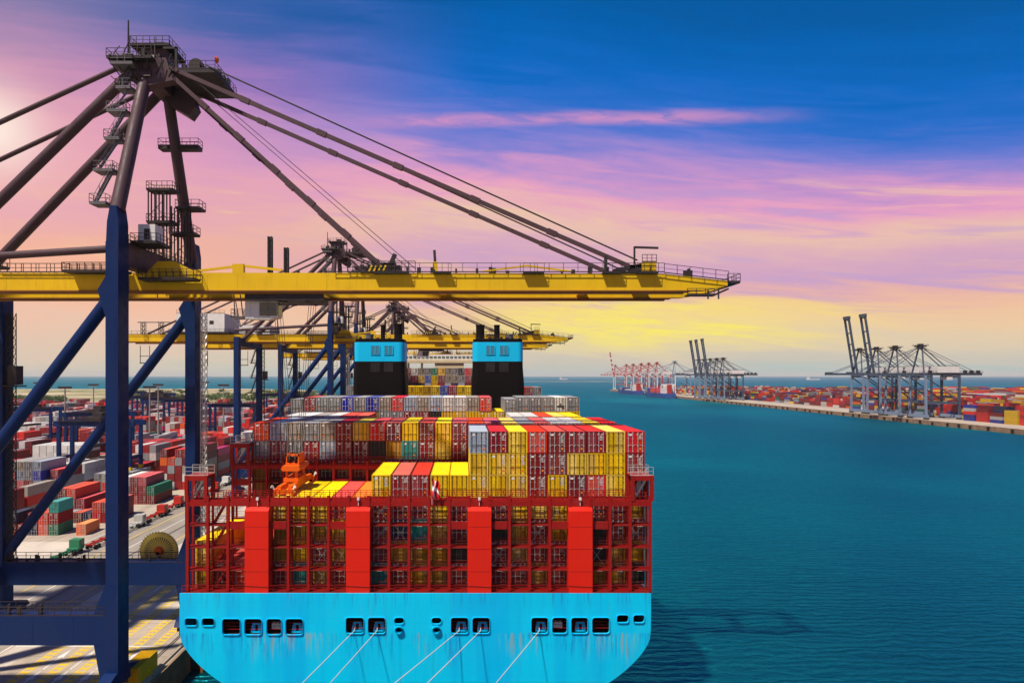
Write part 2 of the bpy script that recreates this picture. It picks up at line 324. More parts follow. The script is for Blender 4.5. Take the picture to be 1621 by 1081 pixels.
    def lattice(s, p, q, w, seg=2., t=.08, mi=0):
        p = Vector(p); q = Vector(q); d = q - p; L = d.length; n = max(2, int(L / seg)); dn = d.normalized()
        up = Vector((0, 0, 1)) if abs(dn.z) < .9 else Vector((1, 0, 0)); a = dn.cross(up).normalized() * w / 2; b = a.cross(dn).normalized() * w / 2
        cs = [a + b, a - b, -a - b, -a + b]
        for c in cs: s.bar(p + c, q + c, t, t, mi)
        for i in range(n):
            e, f = p.lerp(q, i / n), p.lerp(q, (i + 1) / n)
            for j in range(4): s.bar(e + cs[j], f + cs[(j + 1) % 4], t * .7, t * .7, mi); s.bar(e + cs[j], e + cs[(j + 1) % 4], t * .7, t * .7, mi)
    def mesh(s, name, mats):
        me = bpy.data.meshes.new(name); me.from_pydata(s.v, [], s.f)
        for mm in mats: me.materials.append(MATS[mm] if isinstance(mm, str) else mm)
        me.polygons.foreach_set('material_index', s.m); me.polygons.foreach_set('use_smooth', s.s); me.update()
        bm = bmesh.new(); bm.from_mesh(me); bmesh.ops.recalc_face_normals(bm, faces=bm.faces); bm.to_mesh(me); bm.free()
        return me
    def build(s, name, mats, parent=None, **kw): return link(name, s.mesh(name, mats if isinstance(mats, (list, tuple)) else [mats]), parent, **kw)

def tag(o, label=None, cat=None, group=None, kind=None):
    if label: o['label'] = label
    if cat: o['category'] = cat
    if group: o['group'] = group
    if kind: o['kind'] = kind
    return o
def link(name, data, parent=None, loc=None, rz=0, label=None, cat=None, group=None, kind=None):
    o = bpy.data.objects.new(name, data); COL.objects.link(o)
    if parent: o.parent = parent
    if loc is not None: o.location = loc
    if rz: o.rotation_euler.z = rz
    return tag(o, label, cat, group, kind)
def empty(name, loc, label=None, cat=None, group=None, rz=0):
    o = link(name, None, None, loc, rz, label, cat, group); o.empty_display_size = .5; return o
KIDS = {}
def copy_tree(o, parent=None, skip=()):
    c = o.copy(); COL.objects.link(c); c.parent = parent
    for ch in [q for q in o.children]:
        if ch.name.split('.')[0] in skip: continue
        copy_tree(ch, c, skip)
    return c
ORD = ['first', 'second', 'third', 'fourth', 'fifth', 'sixth', 'seventh', 'eighth', 'ninth', 'tenth', 'eleventh', 'twelfth', 'thirteenth', 'fourteenth', 'fifteenth',
       'sixteenth', 'seventeenth', 'eighteenth', 'nineteenth', 'twentieth', 'twenty-first', 'twenty-second', 'twenty-third', 'twenty-fourth', 'twenty-fifth', 'twenty-sixth', 'twenty-seventh', 'twenty-eighth', 'twenty-ninth', 'thirtieth']
ORD += ['%s-%s' % (t_, o_) for t_ in ('thirty', 'forty', 'fifty', 'sixty') for o_ in ORD[:9]]
PX = lambda p, Y: (p - 732) * Y / 1000          # sight line to a point at distance Y: x, and z
PZ = lambda p, Y: EYE_Z + (594 - p) * Y / 1000
QZ = 4.0                                        # level of both quays
QX = -40.8                                      # edge of the near quay

# ================================================================== SETTING
b = MB(); S_ = 24000
b.add([(-S_, -600, 0), (S_, -600, 0), (S_, S_, 0), (-S_, S_, 0)], [(0, 1, 2, 3)])
b.build('sea', 'sea water', kind='structure')

# near quay: slab with a vertical face to the water, apron, yard road and painted lanes
b = MB(); b.box(-1100, QX, -160, 900, -6, QZ, 0)
quay = b.build('quay', ['concrete'], kind='structure')
b = MB(); b.box(QX - .02, QX + .35, -160, 900, -5, QZ + .02, 0); b.box(QX - .9, QX - .45, -160, 900, QZ, QZ + .28, 1)
b.build('quay_edge', ['quay wall', 'concrete'], quay)
b = MB(); b.box(-90.5, -67, -160, 900, QZ - .5, QZ + .004); b.build('yard_road', 'asphalt', quay)
def sheet(name, x0, x1, y0, y1, z, mat, par=quay):
    m_ = MB(); m_.add([(x0, y0, z), (x1, y0, z), (x1, y1, z), (x0, y1, z)], [(0, 1, 2, 3)]); return m_.build(name, mat, par)
sheet('pale_strip', -66.2, -62.6, -60, 330, QZ + .006, 'pale concrete')
sheet('painted_sun_strip', -66, QX - 1, 105.5, 111.5, QZ + .010, 'pale concrete')  # sunlit gap between the girder shadows, laid in as paler concrete
sheet('yard_apron', -260, -90.6, 128, 152, QZ + .006, 'pale concrete')
for x_ in (-43.4, -74.0):                                                 # crane rails set in the slab
    sheet('crane_rail', x_ - .28, x_ - .06, -160, 900, QZ + .012, 'crane dark'); sheet('crane_rail', x_ + .06, x_ + .28, -160, 900, QZ + .012, 'crane dark')
for i, x_ in enumerate((-59.0, -55.2, -51.6, -48.2, -45.3)):            # ladder-hatched lane dividers
    l_ = MB(); zz = QZ + .016
    for s_ in (-.55, .55): l_.add([(x_ + s_ - .09, 40, zz), (x_ + s_ + .09, 40, zz), (x_ + s_ + .09, 210, zz), (x_ + s_ - .09, 210, zz)], [(0, 1, 2, 3)])
    y_ = 40.
    while y_ < 210:
        l_.add([(x_ - .46, y_, zz), (x_ + .46, y_, zz), (x_ + .46, y_ + .55, zz), (x_ - .46, y_ + .55, zz)], [(0, 1, 2, 3)]); y_ += 1.15
    l_.build('lane_marking', 'road yellow', quay)
for x_ in (-57.1, -53.4, -49.9, -46.8):
    for y_ in (79.5, 86.0, 117., 150.):
        a_ = MB(); z = QZ + .018
        a_.add([(x_ - .12, y_, z), (x_ + .12, y_, z), (x_ + .12, y_ + 4, z), (x_ - .12, y_ + 4, z)], [(0, 1, 2, 3)])
        a_.add([(x_ - .5, y_ + 3.6, z + .002), (x_ + .5, y_ + 3.6, z + .002), (x_, y_ + 6.2, z + .002)], [(0, 1, 2)]); a_.build('arrow_marking', 'road white', quay)
for x_, m_ in ((-66.6, 'road white'), (-69.5, 'road yellow'), (-77.5, 'road white'), (-81.5, 'road yellow'), (-90.2, 'road white')):
    sheet('road_line', x_ - .12, x_ + .12, -20, 700, QZ + .014, m_)
sheet('road_line', -66, -45, 93.2, 93.5, QZ + .020, 'road white')
f_ = MB(); f_.box(0, 1.6, -1.1, 1.1, -1.6, 1.4, 0); f_.box(1.6, 2.0, -1.4, 1.4, -1.8, 1.6, 1); fm = f_.mesh('fender', ['rubber', 'rust brown'])
for y_ in range(-120, 600, 14): link('fender', fm, quay, (QX + .36, y_ + 5, QZ - 2.2))
bo = MB(); bo.tube((0, 0, 0), (0, 0, .5), .32, .26, 12); bo.tube((0, 0, .5), (0, 0, .72), .5, .42, 12); bo.box(-.5, .5, -.5, .5, -.02, .05); bom = bo.mesh('bollard', ['crane yellow'])
BOLL = [(-41.9, y_) for y_ in (-30, -12, 6, 24, 60, 84, 112, 140)]
for i, (x_, y_) in enumerate(BOLL):
    link('mooring_bollard', bom, None, (x_, y_, QZ + .28), label='yellow mooring bollard on the quay edge, %s along from the camera end' % ORD[i], cat='bollard', group='bollards along the quay edge')

# land behind the yard, with a sandy shore
b = MB(); pts = [(-60, 880), (-120, 1000), (-250, 1250), (-420, 1650), (-700, 1850), (-1300, 1800), (-2600, 2000), (-4200, 1900), (-4200, -300), (-1000, -300), (-1000, 880)]
b.prism(pts, -3, 3.4, 'z'); b.build('terrain', 'scrub land', kind='structure')
b = MB(); pts = [(-420, 1660), (-700, 1860), (-1300, 1810), (-2600, 2010), (-4200, 1910), (-4200, 2040), (-2600, 2150), (-1300, 1930), (-700, 1990), (-400, 1760)]
b.prism(pts, -3, 2.0, 'z'); b.build('beach', 'sand', kind='structure')
# breakwater on the horizon
b = MB()
for i in range(60):
    x_ = -900 + i * 38; b.prism([(x_, 4300 + 10 * math.sin(i)), (x_ + 40, 4300 + 10 * math.sin(i + 1)), (x_ + 40, 4318), (x_, 4318)], -2, 2.6 + rnd.uniform(-.4, .6), 'z')
b.build('breakwater', 'sand', label='thin pale breakwater lying across the sea near the horizon', cat='breakwater')

# far quay across the basin
FX = 415.0
b = MB(); b.box(FX, 2600, 260, 1775, -6, QZ); far_quay = b.build('far_quay', 'concrete', kind='structure')
b = MB(); b.box(FX - .4, FX + .05, 260, 1775, -5, QZ + .02); b.build('quay_edge', 'quay wall', far_quay)
f_ = MB(); f_.box(-1.2, 0, -.8, .8, -2.4, .2); fm2 = f_.mesh('fender', ['rubber'])
for y_ in range(400, 1100, 16): link('fender', fm2, far_quay, (FX - .41, y_ + rnd.uniform(-5, 5), QZ - .9 + rnd.uniform(-.5, .3)))
sheet('quay_road', FX + 40, FX + 52, 262, 1770, QZ + .01, 'asphalt', far_quay)

# ---------------------------------------------------------------- scrub and tree belts
def clumps(name, spots, label, cat, leaf=.9):
    """Crowns of many leaf-sized faces in uneven clusters."""
    vs = []; fs = []
    for (x, y, rx, h) in spots:
        lobes = [(x + rnd.gauss(0, rx * .4), y + rnd.gauss(0, rx * .4), 3.2 + h * rnd.uniform(.3, .8), rx * rnd.uniform(.3, .6)) for _ in range(5)]
        for (a, c, d, r) in lobes:
            for _ in range(26):
                u = Vector((rnd.gauss(0, 1), rnd.gauss(0, 1), rnd.gauss(0, 1))).normalized() * r * rnd.uniform(.55, 1.05)
                p = Vector((a + u.x, c + u.y, max(3.4, d + u.z * .8)))
                e = Vector((rnd.gauss(0, 1), rnd.gauss(0, 1), rnd.gauss(0, .6))).normalized() * leaf; g = Vector((rnd.gauss(0, 1), rnd.gauss(0, 1), rnd.gauss(0, 1))).normalized() * leaf
                o = len(vs); vs += [p - e, p + g, p + e]; fs.append((o, o + 1, o + 2))
    me = bpy.data.meshes.new(name); me.from_pydata([tuple(p) for p in vs], [], fs); me.materials.append(MATS['foliage'])
    return link(name, me, label=label, cat=cat, kind='stuff')
sp_ = []
for _ in range(150):
    y = rnd.uniform(905, 1010); x = PX(rnd.uniform(-40, 100), y); sp_.append((x, y, 8, 9))
clumps('treeline', sp_, 'dark green belt of trees behind the yard at the left', 'trees', 1.5)
sp_ = []
for _ in range(420):
    y = rnd.choice((rnd.uniform(920, 1250), rnd.uniform(1000, 1600))); p = rnd.uniform(180, 545)
    x = PX(p, y)
    if x < -75 - (y - 900) * .44 and (p > 400 or rnd.random() < .42): sp_.append((x, y, rnd.uniform(5, 11), rnd.uniform(3, 6.5)))
clumps('scrub', sp_, 'low green scrub growing on sandy land beyond the yard', 'scrub', 1.6)

# ================================================================== SHIPPING CONTAINERS
CW, CH, CL = 2.44, 2.78, 12.19
def corrugate(mb, x, y0, y1, z0, z1, n, depth, mi=0, axis='x'):
    """Trapezoid-ribbed sheet along y (axis x: a side wall; axis z: a roof with z as its height and z0,z1 as x limits)."""
    st_ = (y1 - y0) / n; prof = []
    for i in range(n):
        a = y0 + i * st_; prof += [(a, 0), (a + st_ * .3, 0), (a + st_ * .5, depth), (a + st_ * .8, depth)]
    prof.append((y1, 0)); vs = []
    for y, d in prof:
        if axis == 'x': vs += [(x + d, y, z0), (x + d, y, z1)]
        else: vs += [(z0, y, x + d), (z1, y, x + d)]
    mb.add(vs, [(2 * i, 2 * i + 2, 2 * i + 3, 2 * i + 1) for i in range(len(prof) - 1)], mi)
def body(mb, L, H=CH, ribs=34, door=False):
    w = CW / 2; e = .16
    for sx in (-1, 1):
        for y in (0, L - e): mb.box(sx * w - (e if sx > 0 else 0), sx * w + (0 if sx > 0 else e), y, y + e, 0, H)         # corner posts
        x0, x1 = (w - .10, w) if sx > 0 else (-w, -w + .10)
        mb.box(x0, x1, e, L - e, 0, .15); mb.box(x0, x1, e, L - e, H - .09, H)                                             # side rails
        corrugate(mb, sx * (w - .012), e, L - e, .15, H - .09, ribs, -sx * .045)
    mb.box(-w + e, w - e, .02, .14, 0, .14); mb.box(-w + e, w - e, .02, .14, H - .12, H); mb.box(-w + e, w - e, L - .10, L, 0, H)
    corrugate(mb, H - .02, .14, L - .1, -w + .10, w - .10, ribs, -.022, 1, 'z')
    mb.add([(-w + .1, .1, .1), (w - .1, .1, .1), (w - .1, L - .1, .1), (-w + .1, L - .1, .1)], [(0, 1, 2, 3)])
def doorleaf(mb, x0, x1, H=CH, y=.055, n=5, mi=0):
    z0, z1 = .15, H - .13; mb.box(x0, x1, y, y + .06, z0, z1, mi)
    for i in range(n + 1):
        z = z0 + (z1 - z0) * i / n; a = max(z0, z - .055); c = min(z1, z + .055); mb.box(x0 + .002, x1 - .002, y - .022, y - .001, a, c, mi)
    mb.box(x0 + .002, x0 + .09, y - .026, y - .001, z0 + .11, z1 - .11, mi); mb.box(x1 - .09, x1 - .002, y - .026, y - .001, z0 + .11, z1 - .11, mi)
def lockgear(mb, H=CH, mi=0, r=.038):
    for x in (-.92, -.34, .34, .92):
        mb.tube((x, -.005, .06), (x, -.005, H - .05), r, r, 6, mi)
        for z in (.25, .9, H - .9, H - .28): mb.box(x - .085, x + .085, -.03, .03, z - .045, z + .045, mi)
        mb.bar((x, -.035, 1.0), (x + (.42 if x < 0 else -.42), -.035, 1.04), .03, .06, mi)
def marks(mb, sd, H=CH, mi=0):
    """Small stencilled code plates and weight tables on the right-hand leaf (too small to read)."""
    r_ = random.Random(sd)
    for i in range(2): mb.box(.16 + i * .5, .16 + i * .5 + r_.uniform(.28, .42), .018, .022, H - .44, H - .34, mi)
    for i in range(r_.randint(3, 6)):
        z = H - .62 - i * .17; mb.box(.45, .45 + r_.uniform(.25, .5), .018, .022, z, z + .07, mi)
    if r_.random() < .6: mb.box(-.9, -.9 + r_.uniform(.3, .6), .018, .022, H - .55, H - .3, mi)
    if r_.random() < .5: mb.box(.5, .78, .018, .022, .42, .66, 1)
    if r_.random() < .35: mb.box(-.8, -.5, .018, .022, .7, .95, 1)
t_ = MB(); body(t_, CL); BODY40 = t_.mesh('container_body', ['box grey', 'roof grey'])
t_ = MB(); doorleaf(t_, -CW / 2 + .17, -.008); DOORL = t_.mesh('door', ['box grey'])
t_ = MB(); doorleaf(t_, .008, CW / 2 - .17); DOORR = t_.mesh('door', ['box grey'])
t_ = MB(); lockgear(t_); GEAR = t_.mesh('lock_gear', ['gear pale'])
MARK = []
for i in range(7):
    t_ = MB(); marks(t_, i + 3); MARK.append(t_.mesh('marking', ['marking white', 'marking orange']))
def yardmesh(L, ribs):
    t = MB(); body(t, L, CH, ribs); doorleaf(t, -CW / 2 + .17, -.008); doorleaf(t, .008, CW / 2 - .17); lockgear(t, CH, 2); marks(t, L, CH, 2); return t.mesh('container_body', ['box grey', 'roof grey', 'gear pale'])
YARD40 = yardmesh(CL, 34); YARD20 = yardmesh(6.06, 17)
def setmat(o, *names):
    for i, n in enumerate(names): o.material_slots[i].link = 'OBJECT'; o.material_slots[i].material = MATS[n]
def container(x, y, z, colour, label, group, detail=True, short=False):
    if detail:
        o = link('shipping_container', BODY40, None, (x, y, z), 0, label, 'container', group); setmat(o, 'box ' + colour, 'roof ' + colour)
        for me in (DOORL, DOORR): setmat(link('door', me, o), 'box ' + colour)
        g = link('lock_gear', GEAR, o)
        setmat(g, 'gear ochre' if colour in ('yellow', 'ochre') else 'gear dark' if colour in ('white', 'silver blue', 'rusty grey', 'grey', 'teal', 'black') else 'gear pale')
        if colour not in ('black', 'navy') and not (colour in ('yellow', 'ochre') and rnd.random() < .6): link('marking', rnd.choice(MARK), o)
    else:
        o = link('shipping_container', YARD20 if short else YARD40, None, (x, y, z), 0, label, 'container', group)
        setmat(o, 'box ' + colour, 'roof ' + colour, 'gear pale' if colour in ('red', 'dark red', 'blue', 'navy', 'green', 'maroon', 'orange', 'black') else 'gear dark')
    return o
class Mass:
    """Boxes past the few hundred that show largest: one mesh with a colour for each box."""
    def __init__(s, lo=.82, hi=1.15): s.b = []; s.lo = lo; s.hi = hi
    def add(s, x0, x1, y0, y1, z0, z1, colour):
        c = BOXCOL[colour]; g = rnd.uniform(s.lo, s.hi); s.b.append((x0, x1, y0, y1, z0, z1, tuple(min(.9, q * g) for q in c)))
    def build(s, name, label, cat='containers'):
        n = len(s.b); A = np.array([q[:6] for q in s.b]); V = np.empty((n, 8, 3))
        for i, (a, c, d) in enumerate(((0, 2, 4), (1, 2, 4), (1, 3, 4), (0, 3, 4), (0, 2, 5), (1, 2, 5), (1, 3, 5), (0, 3, 5))): V[:, i] = A[:, (a, c, d)]
        F = np.array([(0, 3, 2, 1), (4, 5, 6, 7), (0, 1, 5, 4), (1, 2, 6, 5), (2, 3, 7, 6), (3, 0, 4, 7)]); FF = (F[None] + (np.arange(n) * 8)[:, None, None]).reshape(-1, 4)
        me = bpy.data.meshes.new(name); me.from_pydata(V.reshape(-1, 3).tolist(), [], FF.tolist()); me.materials.append(MATS['many boxes'])
        at = me.color_attributes.new('tint', 'FLOAT_COLOR', 'CORNER')
        at.data.foreach_set('color', np.repeat(np.array([q[6] + (1.,) for q in s.b]), 24, axis=0).ravel().astype(np.float32))
        return link(name, me, label=label, cat=cat, kind='stuff')

# ================================================================== SHIP
SX, SY = -5.9, 79.2
ship = empty('container_ship', (SX, SY, 0), 'huge light blue container ship moored with its broad stern to the camera', 'ship')
DECK = 16.5
# ---- hull: sections from the stern forward
def section(hw, top, kind):
    if kind == 0: pr = [(1, top), (1, 11.5), (.985, 10.2), (.94, 8.4), (.865, 6.4), (.76, 4.4), (.55, 2.7), (0, 2.0)]
    elif kind == 1: pr = [(1, top), (1, 9.5), (.99, 7.5), (.96, 5.0), (.9, 2.6), (.8, .5), (.6, -1.5), (0, -2.5)]
    else: pr = [(1, top), (1, 8), (1, 5), (.995, 2.5), (.985, 0), (.97, -2), (.9, -3), (0, -4)]
    r_ = [(hw * a, z) for a, z in pr]; return [(-x, z) for x, z in r_] + [(x, z) for x, z in reversed(r_[:-1])]
SEC = [(0.02, 29.5, 0, DECK), (9, 29.5, 0, DECK), (26, 29.5, 1, DECK), (60, 29.5, 2, DECK), (330, 29.5, 2, DECK), (362, 25, 2, DECK + 4), (386, 13, 2, DECK + 7), (399, 1.2, 2, DECK + 8)]
b = MB(); n_ = len(section(1, 1, 0)); vs = []
for y, hw, kd, top in SEC: vs += [(x, y, z) for x, z in section(hw, top, kd)]
fs = [(i * n_ + j, i * n_ + j + 1, (i + 1) * n_ + j + 1, (i + 1) * n_ + j) for i in range(len(SEC) - 1) for j in range(n_ - 1)]
b.add(vs, fs, 0, False)
hull = b.build('hull', 'hull blue', ship)
b = MB()
for i in range(len(SEC) - 1):
    (y0, w0, _, t0), (y1, w1, _, t1) = SEC[i], SEC[i + 1]
    b.add([(-w0 + .05, y0 + .3, t0 - .12), (w0 - .05, y0 + .3, t0 - .12), (w1 - .05, y1, t1 - .12), (-w1 + .05, y1, t1 - .12)], [(0, 1, 2, 3)])
b.build('deck', 'deck red', ship)
# ---- transom plate, its openings cut through
def lx(p): return PX(p, SY) - SX
def rrect(x0, x1, z0, z1, r, n=5):
    out = []
    for cx, cz, a0 in ((x1 - r, z1 - r, 0), (x0 + r, z1 - r, 90), (x0 + r, z0 + r, 180), (x1 - r, z0 + r, 270)):
        for i in range(n + 1): a = R(a0 + 90 * i / n); out.append((cx + r * math.cos(a), cz + r * math.sin(a)))
    return out
def plate(name, outer, holes, thick):
    cu = bpy.data.curves.new(name, 'CURVE'); cu.dimensions = '2D'; cu.fill_mode = 'BOTH'; cu.extrude = thick / 2
    for pl in [outer] + holes:
        s_ = cu.splines.new('POLY'); s_.points.add(len(pl) - 1); s_.use_cyclic_u = True
        for q, (x, z) in zip(s_.points, pl): q.co = (x, z, 0, 1)
    o = bpy.data.objects.new(name, cu); COL.objects.link(o); dg = bpy.context.evaluated_depsgraph_get()
    me = bpy.data.meshes.new_from_object(o.evaluated_get(dg)); bpy.data.objects.remove(o); bpy.data.curves.remove(cu)
    me.transform(Matrix.Rotation(R(90), 4, 'X')); me.materials.clear(); return me
HOLES = []; WIN = []
for a, c, t, d in ((294, 313, 977, 989), (321, 340, 977, 989), (976, 994, 972, 984), (1002, 1019, 972, 984)):
    HOLES.append(rrect(lx(a), lx(c), PZ(d, SY), PZ(t, SY), .32))
for a, c, kd in ((353, 381, 0), (388, 415, 1), (423, 446, 2), (453, 480, 1), (548, 576, 1), (583, 610, 1), (714, 741, 1), (748, 775, 1), (841, 867, 1), (874, 897, 2), (904, 930, 1), (937, 964, 0)):
    z0, z1 = (PZ(1003, SY), PZ(978, SY)) if a < 500 else (PZ(1001, SY), PZ(976, SY)); HOLES.append(rrect(lx(a), lx(c), z0, z1, .36)); WIN.append((lx(a), lx(c), z0, z1, kd))
for a in (632, 691): HOLES.append(rrect(lx(a) - .6, lx(a) + .6, PZ(986, SY), PZ(976, SY), .39, 7)); HOLES.append(rrect(lx(a) - .5, lx(a) + .5, PZ(999, SY), PZ(991, SY), .31, 7))
pr = section(29.5, 16.75, 0)
# smooth the turn of the hull
def chaikin(p, k=2):
    for _ in range(k):
        q = [p[0]]
        for a, c in zip(p[:-1], p[1:]): q += [(a[0] * .75 + c[0] * .25, a[1] * .75 + c[1] * .25), (a[0] * .25 + c[0] * .75, a[1] * .25 + c[1] * .75)]
        p = q + [p[-1]]
    return p
tm = plate('transom', chaikin(pr), HOLES, .16); tm.materials.append(MATS['hull blue'])
transom = link('transom', tm, ship, (0, -.08, 0))
for i, h_ in enumerate(HOLES):                                            # raised lip round each opening
    b = MB(); n_ = len(h_); cx = sum(p[0] for p in h_) / n_; cz = sum(p[1] for p in h_) / n_
    gro = lambda p, g: (p[0] + math.copysign(g, p[0] - cx), p[1] + math.copysign(g, p[1] - cz))
    o_ = [gro(p, .05) for p in h_]; i_ = [gro(p, -.01) for p in h_]
    vs = [(x, -.17 - .045, z) for x, z in i_] + [(x, -.17 - .045, z) for x, z in o_] + [(x, -.08, z) for x, z in o_]
    b.add(vs, [(j, (j + 1) % n_, n_ + (j + 1) % n_, n_ + j) for j in range(n_)] + [(n_ + j, n_ + (j + 1) % n_, 2 * n_ + (j + 1) % n_, 2 * n_ + j) for j in range(n_)])
    b.build('opening_rim', 'funnel blue', transom)
for a in (632, 691):                                                      # pipe mouths under the oval ports
    b = MB(); b.tube((lx(a), -.4, PZ(995, SY)), (lx(a), -.17, PZ(995, SY)), .5, .52, 18, caps=False); b.tube((lx(a), -.41, PZ(995, SY)), (lx(a), -.17, PZ(995, SY)), .38, .38, 18, caps=False); b.build('pipe_mouth', 'hull blue', transom)
# mooring deck seen through the openings
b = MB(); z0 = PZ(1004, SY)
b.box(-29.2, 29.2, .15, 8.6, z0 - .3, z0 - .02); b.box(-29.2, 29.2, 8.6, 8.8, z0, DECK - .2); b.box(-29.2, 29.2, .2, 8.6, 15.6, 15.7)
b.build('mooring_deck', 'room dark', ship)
for i, (x0, x1, za, zb, kd) in enumerate(WIN):
    w = x1 - x0; b = MB()
    if kd == 1:                                                           # fairlead: trapezoid frame with a roller
        c = (x0 + x1) / 2 + .22; u = .62
        b.bar((c - u, .5, za + .02), (c - u * .72, .5, za + 1.15), .3, .16); b.bar((c + u, .5, za + .02), (c + u * .72, .5, za + 1.15), .3, .16)
        b.bar((c - u * .8, .5, za + 1.12), (c + u * .8, .5, za + 1.12), .3, .16); b.bar((c - u, .5, za + .1), (c + u, .5, za + .1), .3, .2)
        b.tube((c - .3, .5, za + .1), (c - .3, .5, za + 1.1), .12); b.tube((c + .3, .5, za + .1), (c + .3, .5, za + 1.1), .12)
        b.build('fairlead', 'funnel blue', ship)
    elif kd == 2:
        c = (x0 + x1) / 2; b.box(c - .62, c + .5, .9, 1.6, za + .25, za + .95); b.tube((c - .3, .85, za + .5), (c - .3, .85, za + 1.2), .12); b.tube((c + .2, .85, za + .5), (c + .2, .85, za + 1.2), .12)
        b.build('bitts', 'ship white', ship)
    for zz in (.45, .85, 1.2): pass
    b = MB()
    for zz in (.5, .9, 1.3): b.bar((x0 - .05, .28, za + zz), (x1 + .05, .28, za + zz), .05, .05)
    b.build('guard_bar', 'ship red', ship)
# ---- lashing bridges
NC, PITCH = 23, 2.54
CXL = lambda c: -28.8 + c * PITCH                                 # left boundary of stack c in ship coordinates
def lashing(y0, ztop, tower, detail):
    depth = 1.9; b = MB()
    levels = [DECK + .25, DECK + 2.95, DECK + 5.8, DECK + 8.6, ztop - .1] if ztop < 29 else [DECK + .25, DECK + 3, DECK + 5.8, DECK + 8.6, DECK + 11.4, ztop - .1]
    for i, z in enumerate(levels):                                         # open gratings: bearers and slats
        for q in range(7): b.box(CXL(0) - .2, CXL(NC) + .2, y0 + .38 + q * .19, y0 + .47 + q * .19, z - .07, z)
        for c in range(NC): b.box(CXL(c) + 1.2, CXL(c) + 1.3, y0 + .35, y0 + depth - .2, z - .12, z - .071)
    root = b.build('lashing_bridge', 'ship red', ship)
    c_ = MB(); c_.box(-.17, .17, 0, .42, DECK, ztop + .55); c_.box(-.12, .12, depth - .24, depth, DECK, ztop); cm = c_.mesh('column', ['ship red'])
    for c in range(NC + 1): link('column', cm, root, (CXL(c), y0, 0))
    b = MB(); b.box(CXL(0), CXL(NC), y0 + .06, y0 + .34, ztop - .75, ztop - .13); b.build('top_beam', 'ship red', root)
    for z in (levels[-2],):
        for c in range(NC):
            if (c in (4, 7, 13, 15, 18, 20, 2)) if detail else c % 3 == 0: m_ = MB(); m_.box(CXL(c) + .25, CXL(c + 1) - .25, y0 + .05, y0 + .30, z - .5, z + .45); m_.build('panel', 'ship red', root)
    for z in levels[:-1]:
        m_ = MB(); m_.box(CXL(0), CXL(NC), y0 + .1, y0 + .18, z - .12, z - .02)
        for zz in (.35, .7, 1.05): m_.bar((CXL(0), y0 + .62, z + zz), (CXL(NC), y0 + .62, z + zz), .045, .045)
        m_.build('guard_rail', 'deck red', root)
    m_ = MB(); m_.rail((CXL(0), y0 + .2, ztop - .1), (CXL(NC), y0 + .2, ztop - .1), 1.1, .64, .055); m_.rail((CXL(0), y0 + depth - .3, ztop - .1), (CXL(NC), y0 + depth - .3, ztop - .1), 1.1, .8, .055)
    for c in range(NC * 2):                                               # turnbuckles and rods stowed along the top walkway
        x = CXL(0) + c * PITCH / 2 + rnd.uniform(0, 1); m_.bar((x, y0 + .5, ztop), (x + rnd.uniform(-.5, .5), y0 + .8, ztop + rnd.uniform(.5, 1.2)), .06, .06)
    m_.build('top_railing', 'ship red', root)
    m_ = MB()
    for c in range(NC):
        for z in levels[1:]:
            if rnd.random() < .55: m_.box(CXL(c) + 1.0, CXL(c) + 1.65, y0 + .4, y0 + .5, z - .24, z - .16)
    m_.build('lamp_strip', 'marking white', root)
    m_ = MB()
    for c in range(NC):                                                   # lashing rods crossed behind the walkways
        for z in levels[:-1]:
            if rnd.random() < .3:
                a, d = CXL(c) + .35, CXL(c + 1) - .35
                m_.bar((a, y0 + depth + .05, z + .1), (d, y0 + depth + .35, z + 2.5), .05, .05); m_.bar((d, y0 + depth + .08, z + .1), (a, y0 + depth + .38, z + 2.5), .05, .05)
    m_.build('lashing_rods', 'gear pale', root)['kind'] = 'stuff'
    for s_ in tower:                                                      # taller end tower
        xa = CXL(0) - .35 if s_ < 0 else CXL(NC - 1) + .1; xb = xa + 2.9; zt = ztop + 3.1; m_ = MB()
        for x in (xa, xb - .45):
            for y in (y0 - .02, y0 + depth + .3): m_.box(x, x + .42, y, y + .42, ztop - .1, zt)
        m_.box(xa, xb, y0 + .03, y0 + .33, zt - .62, zt - .02); m_.box(xa, xb, y0 + depth + .33, y0 + depth + .65, zt - .62, zt - .02); m_.box(xa + .05, xb - .08, y0 + .1, y0 + depth + .6, zt - .15, zt - .05)
        m_.bar((xa + .2, y0 + .2, zt - .6), (xb - .2, y0 + .2, zt - .1), .12, .3)
        m_.build('end_tower', 'ship red', root)
        m_ = MB(); m_.rail((xa, y0 + .2, zt - .05), (xb - .05, y0 + .2, zt - .05), 1.1, .9, .055); m_.rail((xa, y0 + depth + .5, zt - .05), (xb - .05, y0 + depth + .5, zt - .05), 1.1, .9, .055)
        m_.stair((xa + .6, y0 + 1.1, ztop), (xb - .5, y0 + 1.1, zt - .1), .6); m_.build('tower_railing', 'gear pale', root)
    if detail:                                                            # ladders and stairs in the open bays on the quay side
        m_ = MB()
        for z in range(4): m_.stair((CXL(1) + .4, y0 + 1.2, levels[z]), (CXL(2) - .4, y0 + 1.2, levels[z + 1]), .7)
        for z in range(12): m_.bar((CXL(0) + .6, y0 + .6, DECK + 1 + z * .8), (CXL(0) + 1.1, y0 + .6, DECK + 1 + z * .8), .05, .05)
        m_.build('stairway', 'ship red', root)
    return root
LB0 = lashing(.45, 28.25, (-1, 1), True)
LB1 = lashing(16.1, 30.6, (-1,), False)
